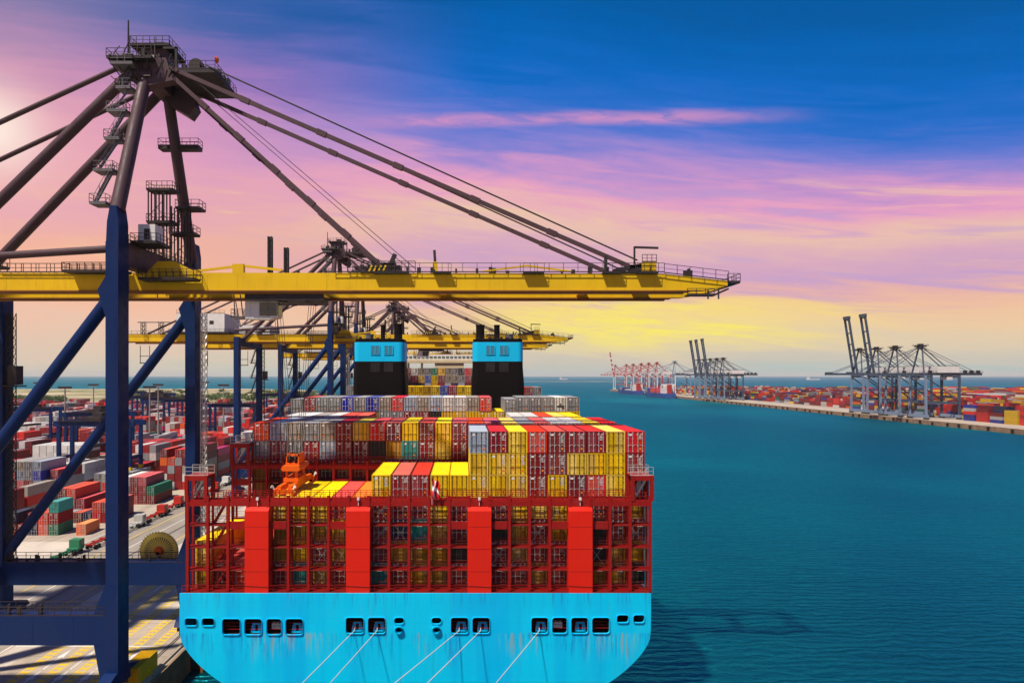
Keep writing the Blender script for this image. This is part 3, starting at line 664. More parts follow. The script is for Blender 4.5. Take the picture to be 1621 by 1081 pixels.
for c in (3, 8, 14, 19):                                                  # broad red trunk casings on the stern
    b = MB(); xa, xb = CXL(c) - .22, CXL(c + 1) + .22
    b.prism([(-.02, DECK + .22), (-.02, 27.0), (.95, 27.75), (1.6, 27.75), (1.6, DECK + .22)], xa, xb, 'x'); cs_ = b.build('casing', 'fin red', ship)
    b = MB(); b.bar((xa - .01, -.05, DECK + 1.15), (xb + .01, -.05, DECK + 1.0), .05, .06); b.build('cable', 'deck red', cs_)
    for z in (19.4, 22.2, 25.0): b = MB(); b.box(xa + .02, xb - .02, -.034, -.021, z, z + .05); b.build('weld_seam', 'ship red', cs_)
    b = MB(); b.box((xa + xb) / 2 - .14, (xa + xb) / 2 + .14, .2, .5, 28.3, 28.62); b.bar(((xa + xb) / 2, .35, 27.6), ((xa + xb) / 2, .35, 28.3), .06, .06); b.build('lamp', 'marking white', cs_)
b = MB(); b.rail((-29.3, .05, 16.7), (29.3, .05, 16.7), .95, 1.27, .05); b.build('stern_railing', 'ship red', ship)
# ---- twin funnels
for sx_, px_ in ((-1, 600), (1, 788.5)):
    y0 = 152 - SY; xc = PX(px_, 152) - SX; hw = 6.05; dp = 9.0
    def ring(h, z, dy): return [(x + xc, y + y0 + dp / 2, z) for x, y in rrect(-h, h, -dp / 2 - dy, dp / 2 + dy, 1.3, 5)]
    def loft(name, rs, mat, par, cap=True):
        m_ = MB(); n_ = len(rs[0]); m_.add(sum(rs, []), [(i * n_ + j, i * n_ + (j + 1) % n_, (i + 1) * n_ + (j + 1) % n_, (i + 1) * n_ + j) for i in range(len(rs) - 1) for j in range(n_)])
        if cap: m_.add(rs[-1], [tuple(range(n_))])
        return m_.build(name, mat, par)
    zb = PZ(572, 152); zt = PZ(541.5, 152)
    fun = loft('funnel', [ring(hw + .35, 22, .2), ring(hw + .3, 42, .2), ring(hw, zb - 1.2, 0), ring(hw, zb, 0)], 'funnel black', ship)
    loft('funnel_band', [ring(hw + .03, zb, .03), ring(hw + .03, zt, .03)], 'funnel blue', fun)
    loft('funnel_rim', [ring(hw - .1, zt, -.1), ring(hw - .1, zt + .75, -.1)], 'funnel black', fun)
    for gx in ((-.9, 2.3) if sx_ < 0 else (-1.9, 1.4)):
        for zc, mt in ((PZ(554, 152), 'crane steel'), (zb - 1.4, 'ship dark')):
            m_ = MB(); x = xc + gx; m_.box(x - 1.05, x + 1.05, y0 - .12, y0 - .02, zc - 1.1, zc + 1.1)
            for i in range(5): z = zc - 1.0 + i * .5; m_.box(x - 1.04, x + 1.04, y0 - .2, y0 - .121, z - .07, z + .07, 1)
            for dx in (-1.0, 0, 1.0): m_.box(x + dx - .08, x + dx + .08, y0 - .23, y0 - .201, zc - 1.1, zc + 1.1, 1)
            m_.build('louvre', [mt, 'funnel blue' if mt == 'crane steel' else 'crane dark'], fun)
    for dx, r, h, mt in (((-2.8, 1.0, 2.1, 'crane steel'), (.5, .55, 4.4, 'funnel black'), (4.3, 1.0, 4.7, 'funnel black')) if sx_ < 0 else ((-4.2, 1.05, 4.4, 'funnel black'), (-.1, .7, 4.4, 'funnel black'), (2.9, 1.0, 2.1, 'crane steel'))):
        m_ = MB(); m_.tube((xc + dx, y0 + 3.5, zt + .6), (xc + dx, y0 + 3.5, zt + h * .92), r, r, 16); m_.tube((xc + dx, y0 + 3.5, zt + h * .92), (xc + dx, y0 + 3.5, zt + h), r * 1.08, r * 1.08, 16, caps=True); m_.build('exhaust_pipe', mt, fun)
    m_ = MB(); m_.rail((xc - hw + .6, y0 + .4, zt + .75), (xc + hw - .6, y0 + .4, zt + .75), .9, .9, .08)
    for i in range(8): x = xc - 5 + i * 1.4; m_.box(x, x + .6, y0 + 1.2, y0 + 2, zt + .76, zt + rnd.uniform(.9, 1.5))
    m_.build('top_fittings', 'ship dark', fun)
# ---- bridge house amidships
y0 = 300 - SY; b = MB(); b.box(-7.2, 6.6, y0, y0 + 12, 20, PZ(571, 300)); bh = b.build('bridge_house', 'bridge cream', ship)
b = MB(); b.box(-29, 29, y0 - .6, y0 + 6, PZ(571, 300) - 1.0, PZ(570, 300)); b.build('bridge_wing', 'bridge cream', bh)
b = MB(); b.box(-22, 22, y0 + 1, y0 + 6, PZ(569.9, 300), PZ(561, 300)); b.build('wheelhouse', 'ship white', bh)
for i in range(22): m_ = MB(); m_.box(-21.4 + i * 1.95, -20 + i * 1.95, y0 + .9, y0 + 1.05, PZ(567.5, 300), PZ(564, 300)); m_.build('window', 'glass', bh)
m_ = MB(); m_.rail((-29, y0 - .5, PZ(570, 300)), (29, y0 - .5, PZ(570, 300)), 1.2, 2, .12); m_.build('wing_railing', 'ship white', bh)
for x in (-20, -13.5, 12, 19): m_ = MB(); m_.bar((x, y0 + 3, 24), (x, y0 + 3, PZ(571, 300) - 1), 1, 1); m_.build('wing_support', 'ship white', bh)
m_ = MB(); m_.lattice((2, y0 + 6, PZ(561, 300)), (2, y0 + 6, PZ(548, 300)), 1.2, 1.5, .15); m_.build('radar_mast', 'ship white', bh)
# ---- flag at the stern
fl = empty('ensign_flag', (PX(684, 79.4), 79.45, 28.2), 'small red flag with white cross hanging at the stern rail', 'flag')
m_ = MB(); m_.tube((0, 0, -.4), (-.1, -.2, 3.2), .05, .04, 8); m_.build('staff', 'gear pale', fl)
vs = []; fs = []; mi = []
for i in range(15):
    for j in range(11):
        u, v = i / 14, j / 10; vs.append((-.1 + u * 1.15 + .12 * math.sin(v * 5 + u * 3), -.2 + .22 * math.sin(u * 11 + v * 2.5), 3.0 - v * 2.2 - u * .9 - .15 * math.sin(u * 7)))
for i in range(14):
    for j in range(10): fs.append((i * 11 + j, i * 11 + j + 1, (i + 1) * 11 + j + 1, (i + 1) * 11 + j)); mi.append(1 if i in (4, 5) or j in (4, 5) else 0)
me = bpy.data.meshes.new('cloth'); me.from_pydata(vs, [], fs); me.materials.append(MATS['flag red']); me.materials.append(MATS['flag white']); me.polygons.foreach_set('material_index', mi); me.polygons.foreach_set('use_smooth', [True] * len(fs))
sm = link('cloth', me, fl); so = sm.modifiers.new('thick', 'SOLIDIFY'); so.thickness = .015
# ---- mooring lines from the fairleads down to bollards astern
for i, (px_, by) in enumerate(((561, 6), (597, -12), (727, 24), (761, 6), (854, -12))):
    x0 = PX(px_, SY); z0 = PZ(997, SY); bx, by_ = -41.9, by
    P = [Vector((x0, SY - .1, z0)).lerp(Vector((bx, by_, QZ + .75)), t / 14) - Vector((0, 0, 2.2 * 4 * (t / 14) * (1 - t / 14))) * .6 for t in range(15)]
    m_ = MB(); m_.tube((x0, SY + .6, z0 + .3), P[0], .042, .042, 6)
    for p, q in zip(P[:-1], P[1:]): m_.tube(p, q, .042, .042, 6, caps=False)
    m_.build('mooring_rope', 'rope', label='pale mooring rope running down left from the stern, %s from the left' % ORD[i], cat='rope', group='mooring ropes off the stern')

# ================================================================== CONTAINERS ON THE SHIP
Y_, Rr, D, M_, O, G, Wt, S, Bl, N, T, Gr, K, Oc, RG = 'yellow', 'red', 'dark red', 'maroon', 'orange', 'grey', 'white', 'silver blue', 'blue', 'navy', 'teal', 'green', 'black', 'ochre', 'rusty grey'
BAY = [82.0, 97.2, 112.4, 127.6]
TOP = lambda n: 36.72 - n * 2.83 - CH                                     # floor of the tier whose roof is n tiers below the top of the aft stacks
def shipx(c): return SX + CXL(c) + PITCH / 2
grid = {}                                                                 # (bay, column, tier) -> colour
# bay 0: three upper tiers on the sea side
for n, row in enumerate(([S, D, Y_, Rr, D, D, D, Y_, Rr], [Y_, Y_, Y_, D, D, Y_, Y_, Y_, D], [Y_, Y_, Y_, D, Y_, M_, Rr, Y_, D])):
    for i, c in enumerate(row): grid[0, 14 + i, n] = c
for i, c in enumerate((Y_, D, D, Y_, Y_)): grid[0, 9 + i, 2] = c
for c, colr in {4: (Y_, Oc, Oc, D), 5: (Y_, Oc, Y_, T), 6: (Y_, Oc, D, Oc), 7: (Rr, Y_, Oc, D), 8: (O, D, D, D), 9: (D, D, D, T), 10: (D, N, Oc, D), 11: (D, T, Oc, Oc), 12: (Y_, Oc, Oc, Oc), 13: (D, M_, K, D),
                14: (Y_, D, D, D), 15: (D, K, D, D), 16: (Y_, Oc, Oc, D), 17: (Y_, D, D, Oc), 18: (Y_, Oc, D, D), 19: (D, D, D, D), 20: (D, K, K, Oc), 21: (D, D, Oc, Oc), 22: (Oc, D, Oc, K)}.items():
    for n, q in enumerate(colr): grid[0, c, 3 + n] = q  # ochre here is yellow with the shade behind the lashing bridge painted in
grid[0, 0, 5] = Y_; grid[0, 0, 6] = Oc; grid[0, 1, 6] = M_; grid[0, 2, 6] = Rr; grid[0, 3, 5] = Rr; grid[0, 3, 6] = D
# bay 1
for i, c in enumerate((Rr, S, RG, G, RG, D, Y_, Rr, M_, Y_, D, Y_, D, Rr, Rr, Y_, G, Rr, Wt, Wt, Y_, Rr)): grid[1, 1 + i, 0] = c
for i, c in enumerate((G, D, G, D, S, D, M_, K, Oc, T, D, Y_, D)): grid[1, 1 + i, 1] = c
for i, c in enumerate((Oc, M_, G, D, N, M_, D, Oc, Bl, D, G, D, M_)): grid[1, 1 + i, 2] = c; grid[1, 1 + i, 3] = rnd.choice((G, Oc, D, N, K, M_)); grid[1, 1 + i, 4] = rnd.choice((G, Oc, D, N, K, M_))
for c in range(14, 23): grid[1, c, 1] = rnd.choice((D, Y_))
# bay 2
for i, c in enumerate((Wt, Wt, RG, Wt, Rr, Rr)): grid[2, 1 + i, 0] = c
for c in range(7, 17): grid[2, c, 2] = rnd.choice((G, D, Y_))
for i, c in enumerate((Wt, Wt, Rr, Y_, Y_)): grid[2, 17 + i, 0] = c
# bay 3
for i, c in enumerate((G, D, G, G, Bl, G, Bl, RG, Rr, S, RG, S, Wt, Wt, RG, Rr)): grid[3, i, -1] = c
for i, c in enumerate((G, D, G, N, Oc, G, G, D, D, K, Y_, Y_, Y_, Y_)): grid[3, 2 + i, 0] = c
grid[3, 16, 0] = Y_
for i, c in enumerate((G, G, G, G, Wt, G)): grid[3, 17 + i, -1] = c; grid[3, 17 + i, 0] = rnd.choice((G, Y_, Oc))
for c in range(0, 2): grid[3, c, 0] = G
BN = ['aftmost bay', 'second bay from stern', 'third bay from stern', 'fourth bay from stern']
nship = 0
for (by, c, n), colr in sorted(grid.items()):
    tall = sorted(t for (b_, c_, t) in grid if b_ == by and c_ == c); r_ = tall.index(n)
    where = 'topmost' if r_ == 0 else '%s from top' % ORD[r_]
    lab = '%s container %s, %s stack from open water, %s' % (colr, where, ORD[22 - c], BN[by])
    o = container(shipx(c) + rnd.uniform(-.02, .02), BAY[by] + rnd.uniform(-.06, .06) + (.25 if (by == 3 and c == 17) else 0), TOP(n) + (-.35 if (by, c) in ((3, 0), (3, 17)) else 0), colr, lab, 'containers stacked on the ship'); nship += 1
    if by == 3 and c == 21:                                               # dark print on the white reefer
        m_ = MB(); m_.box(-.75, .55, .012, .018, .75, 1.15); m_.box(-.3, .1, .012, .018, 1.25, 1.5); m_.box(.2, .6, .012, .018, .45, .7); m_.build('print', 'ship dark', o)
# forward bays seen between and beside the funnels
ROWA = (Y_, Y_, Oc, Y_, Bl, D, Y_, Y_, D); ROWB = (D, Wt, RG, G, Gr, Y_, RG, G, N, Rr, RG, G, D); ROWC = (M_, D, Y_, Bl, Y_, D, RG, RG, G, D, G, Oc, G)
def fwd(Y, c, z, colr, lab): return container(shipx(c), Y, z, colr, lab, 'containers stacked on the ship', False)
for i, q in enumerate(ROWA): fwd(188.4, 7 + i, PZ(611.5, 188) - CH, q, '%s container %s from left in low row right behind the funnels' % (q, ORD[i]))
for i, q in enumerate(ROWB): fwd(240, 5 + i, PZ(582.5, 240) - CH, q, '%s container %s from left, top row before the bridge house' % (q, ORD[i]))
for i, q in enumerate(ROWC): fwd(240, 5 + i, PZ(582.5, 240) - 2 * CH - .06, q, '%s container %s from left, second row before the bridge house' % (q, ORD[i]))
fwd(188.4, 0, PZ(610, 188) - CH, G, 'grey container standing alone left of the left funnel'); fwd(188.4, 21, PZ(613, 188) - CH, D, 'dark red container just right of the right funnel'); fwd(188.4, 22, PZ(612.5, 188) - CH, G, 'grey container at ship edge right of the right funnel')
nship += 38
# hidden and deep-lying boxes of the stow
ms = Mass()
for by in range(4):
    for c in range(NC):
        low = max([t for (b_, c_, t) in grid if b_ == by and c_ == c], default=None)
        if low is None or (by == 0): continue
        for t in range(low + 1, 7): ms.add(shipx(c) - 1.2, shipx(c) + 1.2, BAY[by] + .1, BAY[by] + CL, TOP(t), TOP(t) + CH, rnd.choice((D, Oc, G, M_, K, N)))
for Y, zt, cs in ((188.4, 611.5, range(7, 16)), (188.4, 611.5, (0, 1, 20, 21, 22)), (240, 582.5, range(3, 20)), (255.5, 584, range(0, 23))):
    for c in cs:
        z = PZ(zt, Y) - CH
        while z > DECK + CH:
            z -= CH + .05
            if Y == 240 and z > PZ(582.5, 240) - 2.5 * CH: continue
            ms.add(shipx(c) - 1.2, shipx(c) + 1.2, Y + .05, Y + CL, z, z + CH, rnd.choice((D, Oc, G, M_, N, Y_)))
ms.build('stowed_containers', 'lower tiers of mixed containers deep in the ship stow', 'containers')
# hatch covers and coamings under the boxes
b = MB()
for Y in BAY: b.box(-28.6, 29, Y - SY + .2, Y - SY + CL, DECK - .05, TOP(6) - .03 if Y == 82 else TOP(6) - .1)
b.build('hatch_covers', 'deck red', ship)

# ================================================================== QUAY CRANES (ship to shore)
RAILX = -43.3
def make_crane():
    """Local frame: origin on the quay under the waterside rail, x towards the water, y along the quay."""
    t = empty('quay_crane', (RAILX, 89.4, QZ))
    NY, FY = -11.4, 11.0                       # near and far leg lines (near leg starts at NY, far at FY)
    LSX = -30.6
    def part(name, mb, mat, par=t): return mb.build(name, mat, par)
    # legs: box columns on sill beams and bogies
    for yy in (NY, FY):
        for x, top in ((0, 56.5), (LSX, 52.5)):
            b = MB(); b.box(x - .78, x + .78, yy, yy + 2.5, 2.2, top)
            for z in (14, 24, 34, 44): b.box(x - .80, x + .80, yy - .02, yy + 2.52, z, z + .08)
            if x == 0:
                b.prism([(x - .78, 10.2), (x - 2.5, 10.2), (x - .78, 14.6)], yy + .3, yy + 2.2, 'y'); b.prism([(x - .78, 6.6), (x - 2.4, 6.6), (x - 1.6, 2.2), (x - .78, 2.2)], yy + .3, yy + 2.2, 'y')
                b.prism([(x + .02, 56.5), (x - .78, 56.5), (x - .66, 59), (x - .3, 61), (x + .5, 61), (x + .78, 59), (x + .78, 56.5)], yy + .1, yy + 2.4, 'y')
                b.prism([(x - .78, 52.4), (x - 1.9, 50.6), (x - .78, 46.8)], yy + .2, yy + 2.3, 'y')
            part('leg', b, 'crane blue')
        b = MB(); b.box(LSX + .78, -.78, yy + .25, yy + 2.25, 6.6, 10.2)
        for x in (-5, -10, -15, -20, -25): b.box(x, x + .08, yy + .23, yy + 2.27, 6.62, 10.18)
        part('portal_beam', b, 'crane blue')
        b = MB(); b.rail((LSX + 1, yy + .3, 10.2), (-1.2, yy + .3, 10.2), 1.1, 1.9, .07); b.rail((LSX + 1, yy + 2.2, 10.2), (-1.2, yy + 2.2, 10.2), 1.1, 1.9, .07)
        for _ in range(12): x = rnd.uniform(LSX + 2, -3); b.box(x, x + rnd.uniform(.15, .4), yy + .8, yy + 1.1, 10.2, 10.2 + rnd.uniform(.3, 1.3))
        part('beam_railing', b, 'crane dark')
        b = MB(); b.tube((-.6, yy + 1.2, 50.0), (LSX + .6, yy + 1.2, 11.4), .80, .80, 20); part('brace', b, 'crane blue')
    for x in (0, LSX):
        for yc in (NY + 1.25, FY + 1.25): b = MB(); b.prism([(yc - 5.2, 1.5), (yc - 4.6, 2.3), (yc - 1.6, 3.3), (yc + 1.6, 3.3), (yc + 4.6, 2.3), (yc + 5.2, 1.5)], x - .8, x + .8, 'x'); part('equaliser_beam', b, 'crane blue')
        b = MB()
        for y in (NY - 1.9, NY + 4.4, FY - 1.9, FY + 4.4):
            b.box(x - .5, x + .5, y - 1.6, y + 1.6, .75, 1.45)
            for i in range(3): b.tube((x - .2, y - 1.1 + i * 1.1, .4), (x + .2, y - 1.1 + i * 1.1, .4), .4, .4, 14)
        part('bogie', b, 'crane dark')
        b = MB(); b.box(-.5, 1.7, NY + 2.9, NY + 8.2, .3, 2.5); part('drive_housing', b, 'crane yellow')
    # upper cross beams along the quay
    b = MB(); b.box(-.7, .7, NY + 2.5, FY, 53.82, 56.8); part('cross_beam', b, 'crane blue flare tint')
    b = MB(); b.box(LSX - .7, LSX + .7, NY + 2.5, FY, 49.6, 52.4); part('cross_beam', b, 'crane blue')
    b = MB(); b.box(LSX - .6, LSX + .6, NY + 2.5, FY, 6.8, 9.6); part('cross_beam', b, 'crane blue')
    b = MB(); b.box(-1.4, -1.34, NY + 2.6, FY, 57.9, 58.0); b.rail((-.7, NY + 2.6, 56.8), (-.7, FY, 56.8), 1.1, 1.6, .06); b.rail((.7, NY + 2.6, 56.8), (.7, FY, 56.8), 1.1, 1.6, .06); part('beam_railing', b, 'crane dark')
    # girders: twin boxes from backreach to boom tip
    GZ0, GZ1 = 51.4, 53.75                     # web bottom and top
    for gy in (-4.6, 3.4):
        b = MB(); b.box(-71.5, -1.6, gy, gy + 1.2, GZ0, GZ1)
        for x in range(-70, -2, 4): b.box(x, x + .07, gy - .02, gy + 1.22, GZ0 + .02, GZ1 - .02)
        part('trolley_girder', b, 'crane yellow')
        b = MB(); b.prism([(-1.4, GZ0), (-1.4, GZ1), (.9, GZ1), (2.4, 55.3), (4.6, 55.3), (7.5, GZ1 + .02), (70.3, GZ1 - .12), (78.9, GZ1 - 1.1), (78.9, GZ0 + .55), (75.5, GZ0)], gy, gy + 1.2, 'y')
        for x in range(9, 71, 4): b.box(x, x + .07, gy - .02, gy + 1.22, GZ0 + .02, GZ1 - .2)
        part('boom', b, 'crane yellow')
        b = MB(); b.box(-71, 74, gy - .22, gy + 1.4, GZ0 - .16, GZ0 - .003); b.box(-71, 73, gy - .05, gy + .62, GZ0 - .46, GZ0 - .161); part('rail_beam', b, 'crane rail')
        # walkway along the top with railing
        b = MB()
        o = -.35 if gy < 0 else 1.45
        b.rail((26, gy + o, GZ1), (70.3, gy + o, GZ1), 1.25, 1.9, .065); b.rail((70.3, gy + o, GZ1 - .1), (78.9, gy + o, GZ1 - 1.1), 1.25, 1.6, .065); b.rail((-70, gy + o, GZ1), (-4, gy + o, GZ1), 1.2, 1.9, .065)
        for _ in range(26): x = rnd.uniform(12, 78); b.box(x, x + rnd.uniform(.2, .6), gy + .3, gy + .7, GZ1 - .1 - max(0, (x - 71) * .12), GZ1 + rnd.uniform(.2, .9))
        part('girder_railing', b, 'crane dark')
    b = MB(); b.box(73.4, 77, -4.9, -3.7, GZ0 - .75, GZ0 - .6); b.bar((77, -4.3, GZ0 - .7), (79, -4.3, GZ0 + .2), .9, .22); b.rail((73.4, -4.9, GZ0 - .6), (77, -4.9, GZ0 - .6), .8, .9, .07); b.bar((76.2, -4.8, GZ0 - 1.2), (76.2, -4.8, GZ0), .16, .16); b.bar((77.6, -4.8, GZ0 - 1.2), (77.6, -4.8, GZ0), .16, .16)
    b.box(78.9, 80.6, -4.6, 4.6, GZ1 - 1.4, GZ1 - 1.2); b.rail((78.9, -4.6, GZ1 - 1.2), (80.6, -4.6, GZ1 - 1.2), 1.1, .6, .07); b.rail((80.6, -4.6, GZ1 - 1.2), (80.6, 4.6, GZ1 - 1.2), 1.1, 1.2, .07); part('boom_tip_platform', b, 'crane dark')
    b = MB(); b.box(78.2, 78.88, -3.38, 3.38, GZ0 + .4, GZ1 - 1.3); b.box(40, 41, -3.38, 3.38, GZ0 + .3, GZ1 - .3); b.box(20, 21, -3.38, 3.38, GZ0 + .3, GZ1 - .3); b.box(60, 61, -3.38, 3.38, GZ0 + .3, GZ1 - .3); b.box(-71.4, -70.2, -3.38, 3.38, GZ0 + .3, GZ1 - .3); part('girder_tie', b, 'crane yellow')
    # fittings on the boom: stay anchorages, posts, hinge platform, warning panel
    for gy in (-4.0, 4.0):
        for x, h in ((32.8, 1.4), (66.2, 1.1)):
            b = MB(); b.box(x - 3.2, x + 2.6, gy - .75, gy + .75, GZ1 - .05, GZ1 + .12); b.bar((x - 2.5, gy, GZ1 + .3), (x + 1.5, gy, GZ1 + h), 1.0, .5); b.box(x - .4, x + 1.4, gy - .5, gy + .5, GZ1 + .1, GZ1 + h); part('stay_anchor', b, 'crane dark')
    for xa, xb in ((31.4, 36.2), (39.4, 41.8), (51.4, 54.2), (62.0, 64.6), (66.6, 69.4), (-26, -20)):
        b = MB(); b.deck(xa, xb, -5.35, -4.62, GZ1 - .05, .14, rails='S', h=1.2, gap=.9); part('side_platform', b, 'crane dark')
    b = MB(); b.box(67.4, 69.3, -4.8, 4.8, GZ1 + .02, GZ1 + 1.4); part('latch_post', b, 'crane yellow')
    b = MB(); b.bar((66.5, -4.2, GZ1 + 1.2), (66.5, -4.2, GZ1 + 3.6), .22, .22); b.bar((66.5, -4.2, GZ1 + 3.5), (69.7, -4.2, GZ1 + 3.4), .2, .28); b.rail((67.4, -4.8, GZ1 + 1.4), (69.3, -4.8, GZ1 + 1.4), 1.0, .5, .07); part('gallows', b, 'crane dark')
    b = MB(); b.bar((62.6, -4.3, GZ1), (62.6, -4.3, GZ1 + 2.3), .4, .35); b.bar((61.3, 3.8, GZ1), (62.3, 3.8, GZ1 + 1.4), .45, .35); part('stay_rest', b, 'crane dark')
    for x, z0, z1 in ((17.2, 53.9, 58.8), (19.4, 53.6, 57.3)):
        b = MB(); b.lattice((x, -3.6, z0), (x, -3.6, z1), .45, .8, .16); b.box(x - .22, x + .05, -3.75, -3.45, z0, z1); part('floodlight_post', b, 'crane dark')
    b = MB(); b.bar((39.6, -3.7, GZ1), (39.6, -3.7, GZ1 + 1.6), .6, .6, 1); b.bar((39.6, -3.7, GZ1 + 1.6), (39.5, -3.7, GZ1 + 3.2), .35, .35); part('mast_light', b, ['crane dark', 'crane yellow'])
    b = MB(); b.box(30.6, 35, -4.9, -3.2, GZ1 + .1, GZ1 + 1.0); b.bar((33.5, -4, GZ1 + 1), (34.2, -4, GZ1 + 2.6), .8, .5); b.box(31, 32, -4, -3.4, GZ1 + 1, GZ1 + 1.9); b.rail((28, -4.9, GZ1), (37, -4.9, GZ1), 1.5, .9, .08); part('sheave_house', b, 'crane dark')
    for i in range(4): b = MB(); b.bar((30.8 + i * .62, -4.93, GZ1 + .15), (31.2 + i * .62, -4.93, GZ1 + .95), .04, .22); part('warning_stripe', b, 'crane yellow')
    b = MB(); b.bar((7.0, -4.3, GZ1 + .2), (13.5, -4.3, GZ1 + 1.0), .3, .3); b.bar((13.5, -4.3, GZ1 + 1.0), (19, -4.3, GZ1 + .4), .3, .3); b.box(12.4, 13.9, -4.6, -3.9, GZ1, GZ1 + 1.2); part('rope_guide', b, 'crane yellow'); b = MB(); b.bar((46, -4.3, GZ1 + .2), (52, -4.3, GZ1 + 1.0), .3, .2); b.bar((52, -4.3, GZ1 + 1.0), (58, -4.3, GZ1 + .2), .3, .2); part('rope_guide', b, 'crane yellow')
    b = MB(); b.deck(1.0, 8.2, -7.0, -4.8, GZ1 - 1.1, .18, h=1.25, gap=.8); b.deck(-9, -1, -7.0, -4.8, GZ1 - .1, .18, h=1.1, gap=1.); part('hinge_platform', b, 'crane dark')
    # A-frame over the waterside legs
    AZ = 80.5
    b = MB(); b.tube((0, NY + 1.2, 60.6), (.1, -3.1, AZ + .6), .90, .80, 24); part('mast_leg', b, 'crane blue flare tint')
    b = MB(); b.tube((0, FY + 1.2, 57.0), (.3, 3.1, AZ - .2), .86, .76, 24); part('mast_leg', b, 'crane blue flare tint')
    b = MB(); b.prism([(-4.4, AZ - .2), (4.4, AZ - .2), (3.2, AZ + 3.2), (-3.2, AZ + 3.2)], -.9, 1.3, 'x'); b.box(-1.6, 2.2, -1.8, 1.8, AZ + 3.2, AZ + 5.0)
    b.prism([(-1.2, AZ + 2.4), (3.2, AZ + 2.4), (4.6, AZ - 1.6), (3.6, AZ - 3.0), (1.0, AZ - 1.4)], 2.0, 4.2, 'y'); b.prism([(-1.2, AZ + 2.4), (3.2, AZ + 2.4), (4.2, AZ - .6), (.6, AZ - 1.4)], -4.0, -2.6, 'y'); part('apex_head', b, 'crane blue flare tint')
    b = MB(); b.deck(2.2, 9.6, -3.4, 4.8, AZ + 1.2, .5, gap=1.1)
    for y in (-2.0, 0, 2.0): b.tube((6.5, y - .3, AZ + 2.2), (6.5, y + .3, AZ + 2.2), 1.0, 1.0, 18)
    for _ in range(22): x, y = rnd.uniform(2.4, 9), rnd.uniform(-3.2, 4); b.box(x, x + rnd.uniform(.2, .7), y, y + .5, AZ + 1.2, AZ + 1.2 + rnd.uniform(.5, 1.6))
    part('sheave_platform', b, 'crane dark')
    b = MB(); b.deck(-2.4, 3, -2.6, 2.6, AZ + 5.0, .2, gap=.9); b.box(.2, 1.6, -1, 1, AZ + 5, AZ + 6.1); part('top_platform', b, 'crane dark')
    b = MB(); b.deck(-2.2, 3.8, 5.0, 6.6, AZ - 6.2, .45, gap=1.2); part('mast_platform', b, 'crane dark')
    b = MB(); b.deck(-4.2, 1.8, -5.2, 4.6, AZ + 2.0, .22, gap=1.1); b.bar((2.2, -2.6, AZ + 4.4), (4.2, -2.6, AZ + 4.4), .3, .3); b.bar((4.0, -2.6, AZ + 1.4), (4.0, -2.6, AZ + 4.5), .3, .3)
    b.tube((-2.6, -2.6, AZ + 2), (-2.6, -2.6, AZ + 8.2), .16, .1, 8); b.tube((1.4, 1, AZ + 5), (1.4, 1, AZ + 7.4), .08, .05, 6); b.tube((.2, -1, AZ + 5), (.2, -1, AZ + 6.8), .08, .05, 6)
    for _ in range(34): x, y = rnd.uniform(-4, 1.2), rnd.uniform(-4.5, 4); b.box(x, x + rnd.uniform(.2, .7), y, y + .5, AZ + 2, AZ + 2 + rnd.uniform(.5, 1.8))
    for _ in range(40):
        x, y, z = rnd.uniform(-4, 4), rnd.uniform(-5, -3), AZ + rnd.uniform(-1, 3); b.bar((x, y, z), (x + rnd.uniform(-1.2, 1.2), y + rnd.uniform(-.3, .6), z + rnd.uniform(.6, 2.4)), .09, .09)
    for x in (-3.8, -2, -.4, 1.2): b.bar((x, -5.1, AZ + 1.8), (x * .4, -3.4, AZ - .6), .14, .14)
    part('apex_platform', b, 'crane dark')
    b = MB(); b.tube((9.6, -3, AZ + 2.6), (9.9, -3, AZ + 2.6), .5, .3, 12); part('beacon', b, 'spreader orange')
    # stays: two heavy back stays, two light ones, four fore stays, and the ropes above them
    for y in (-3.6, 3.6):
        b = MB(); b.tube((-1.6, y, AZ + .6), (LSX + .2, y * 1.25, 52.2), .70, .70, 18); part('back_stay', b, 'crane blue flare tint')
        b = MB(); b.tube((-2.0, y, AZ + 1.9), (-63, y * 1.1, 54.0), .33, .33, 12); part('tail_stay', b, 'crane blue flare tint')
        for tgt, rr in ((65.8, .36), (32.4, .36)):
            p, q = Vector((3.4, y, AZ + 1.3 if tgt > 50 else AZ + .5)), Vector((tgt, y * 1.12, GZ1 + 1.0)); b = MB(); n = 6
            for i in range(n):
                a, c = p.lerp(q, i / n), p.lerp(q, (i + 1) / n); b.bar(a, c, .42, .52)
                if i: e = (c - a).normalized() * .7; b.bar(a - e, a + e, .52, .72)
            part('fore_stay', b, 'crane blue flare tint')
        b = MB()
        for o in (.0, .35): b.tube((8.4, y + o - .2, AZ + 1.6), (67, y * 1.12 + o, GZ1 + 1.8), .06, .06, 6)
        b.tube((5.4, y, AZ + .9), (37, y * 1.12, GZ1 + .6), .05, .05, 6); b.tube((-3, y, AZ + .2), (LSX + 4, y, 55), .04, .04, 6); part('stay_rope', b, 'wire')
    b = MB(); b.tube((LSX - 3, -4.2, 55.2), (-.8, -5.2, 57.0), .5, .5, 14); part('tie_pipe', b, 'crane blue flare tint')
    b = MB(); b.deck(LSX + 4, LSX + 12, -4.8, -3.0, 54.6, .2, h=1.3, gap=1.0); b.rail((LSX + 12, -4.8, GZ1), (-2, -4.8, GZ1), 1.2, 1.0, .06); part('girder_platform', b, 'crane dark')
    # zigzag stairs up the near mast leg
    b = MB(); zs = [61.4, 66.0, 70.6, 74.8, 78.4, 81.6]
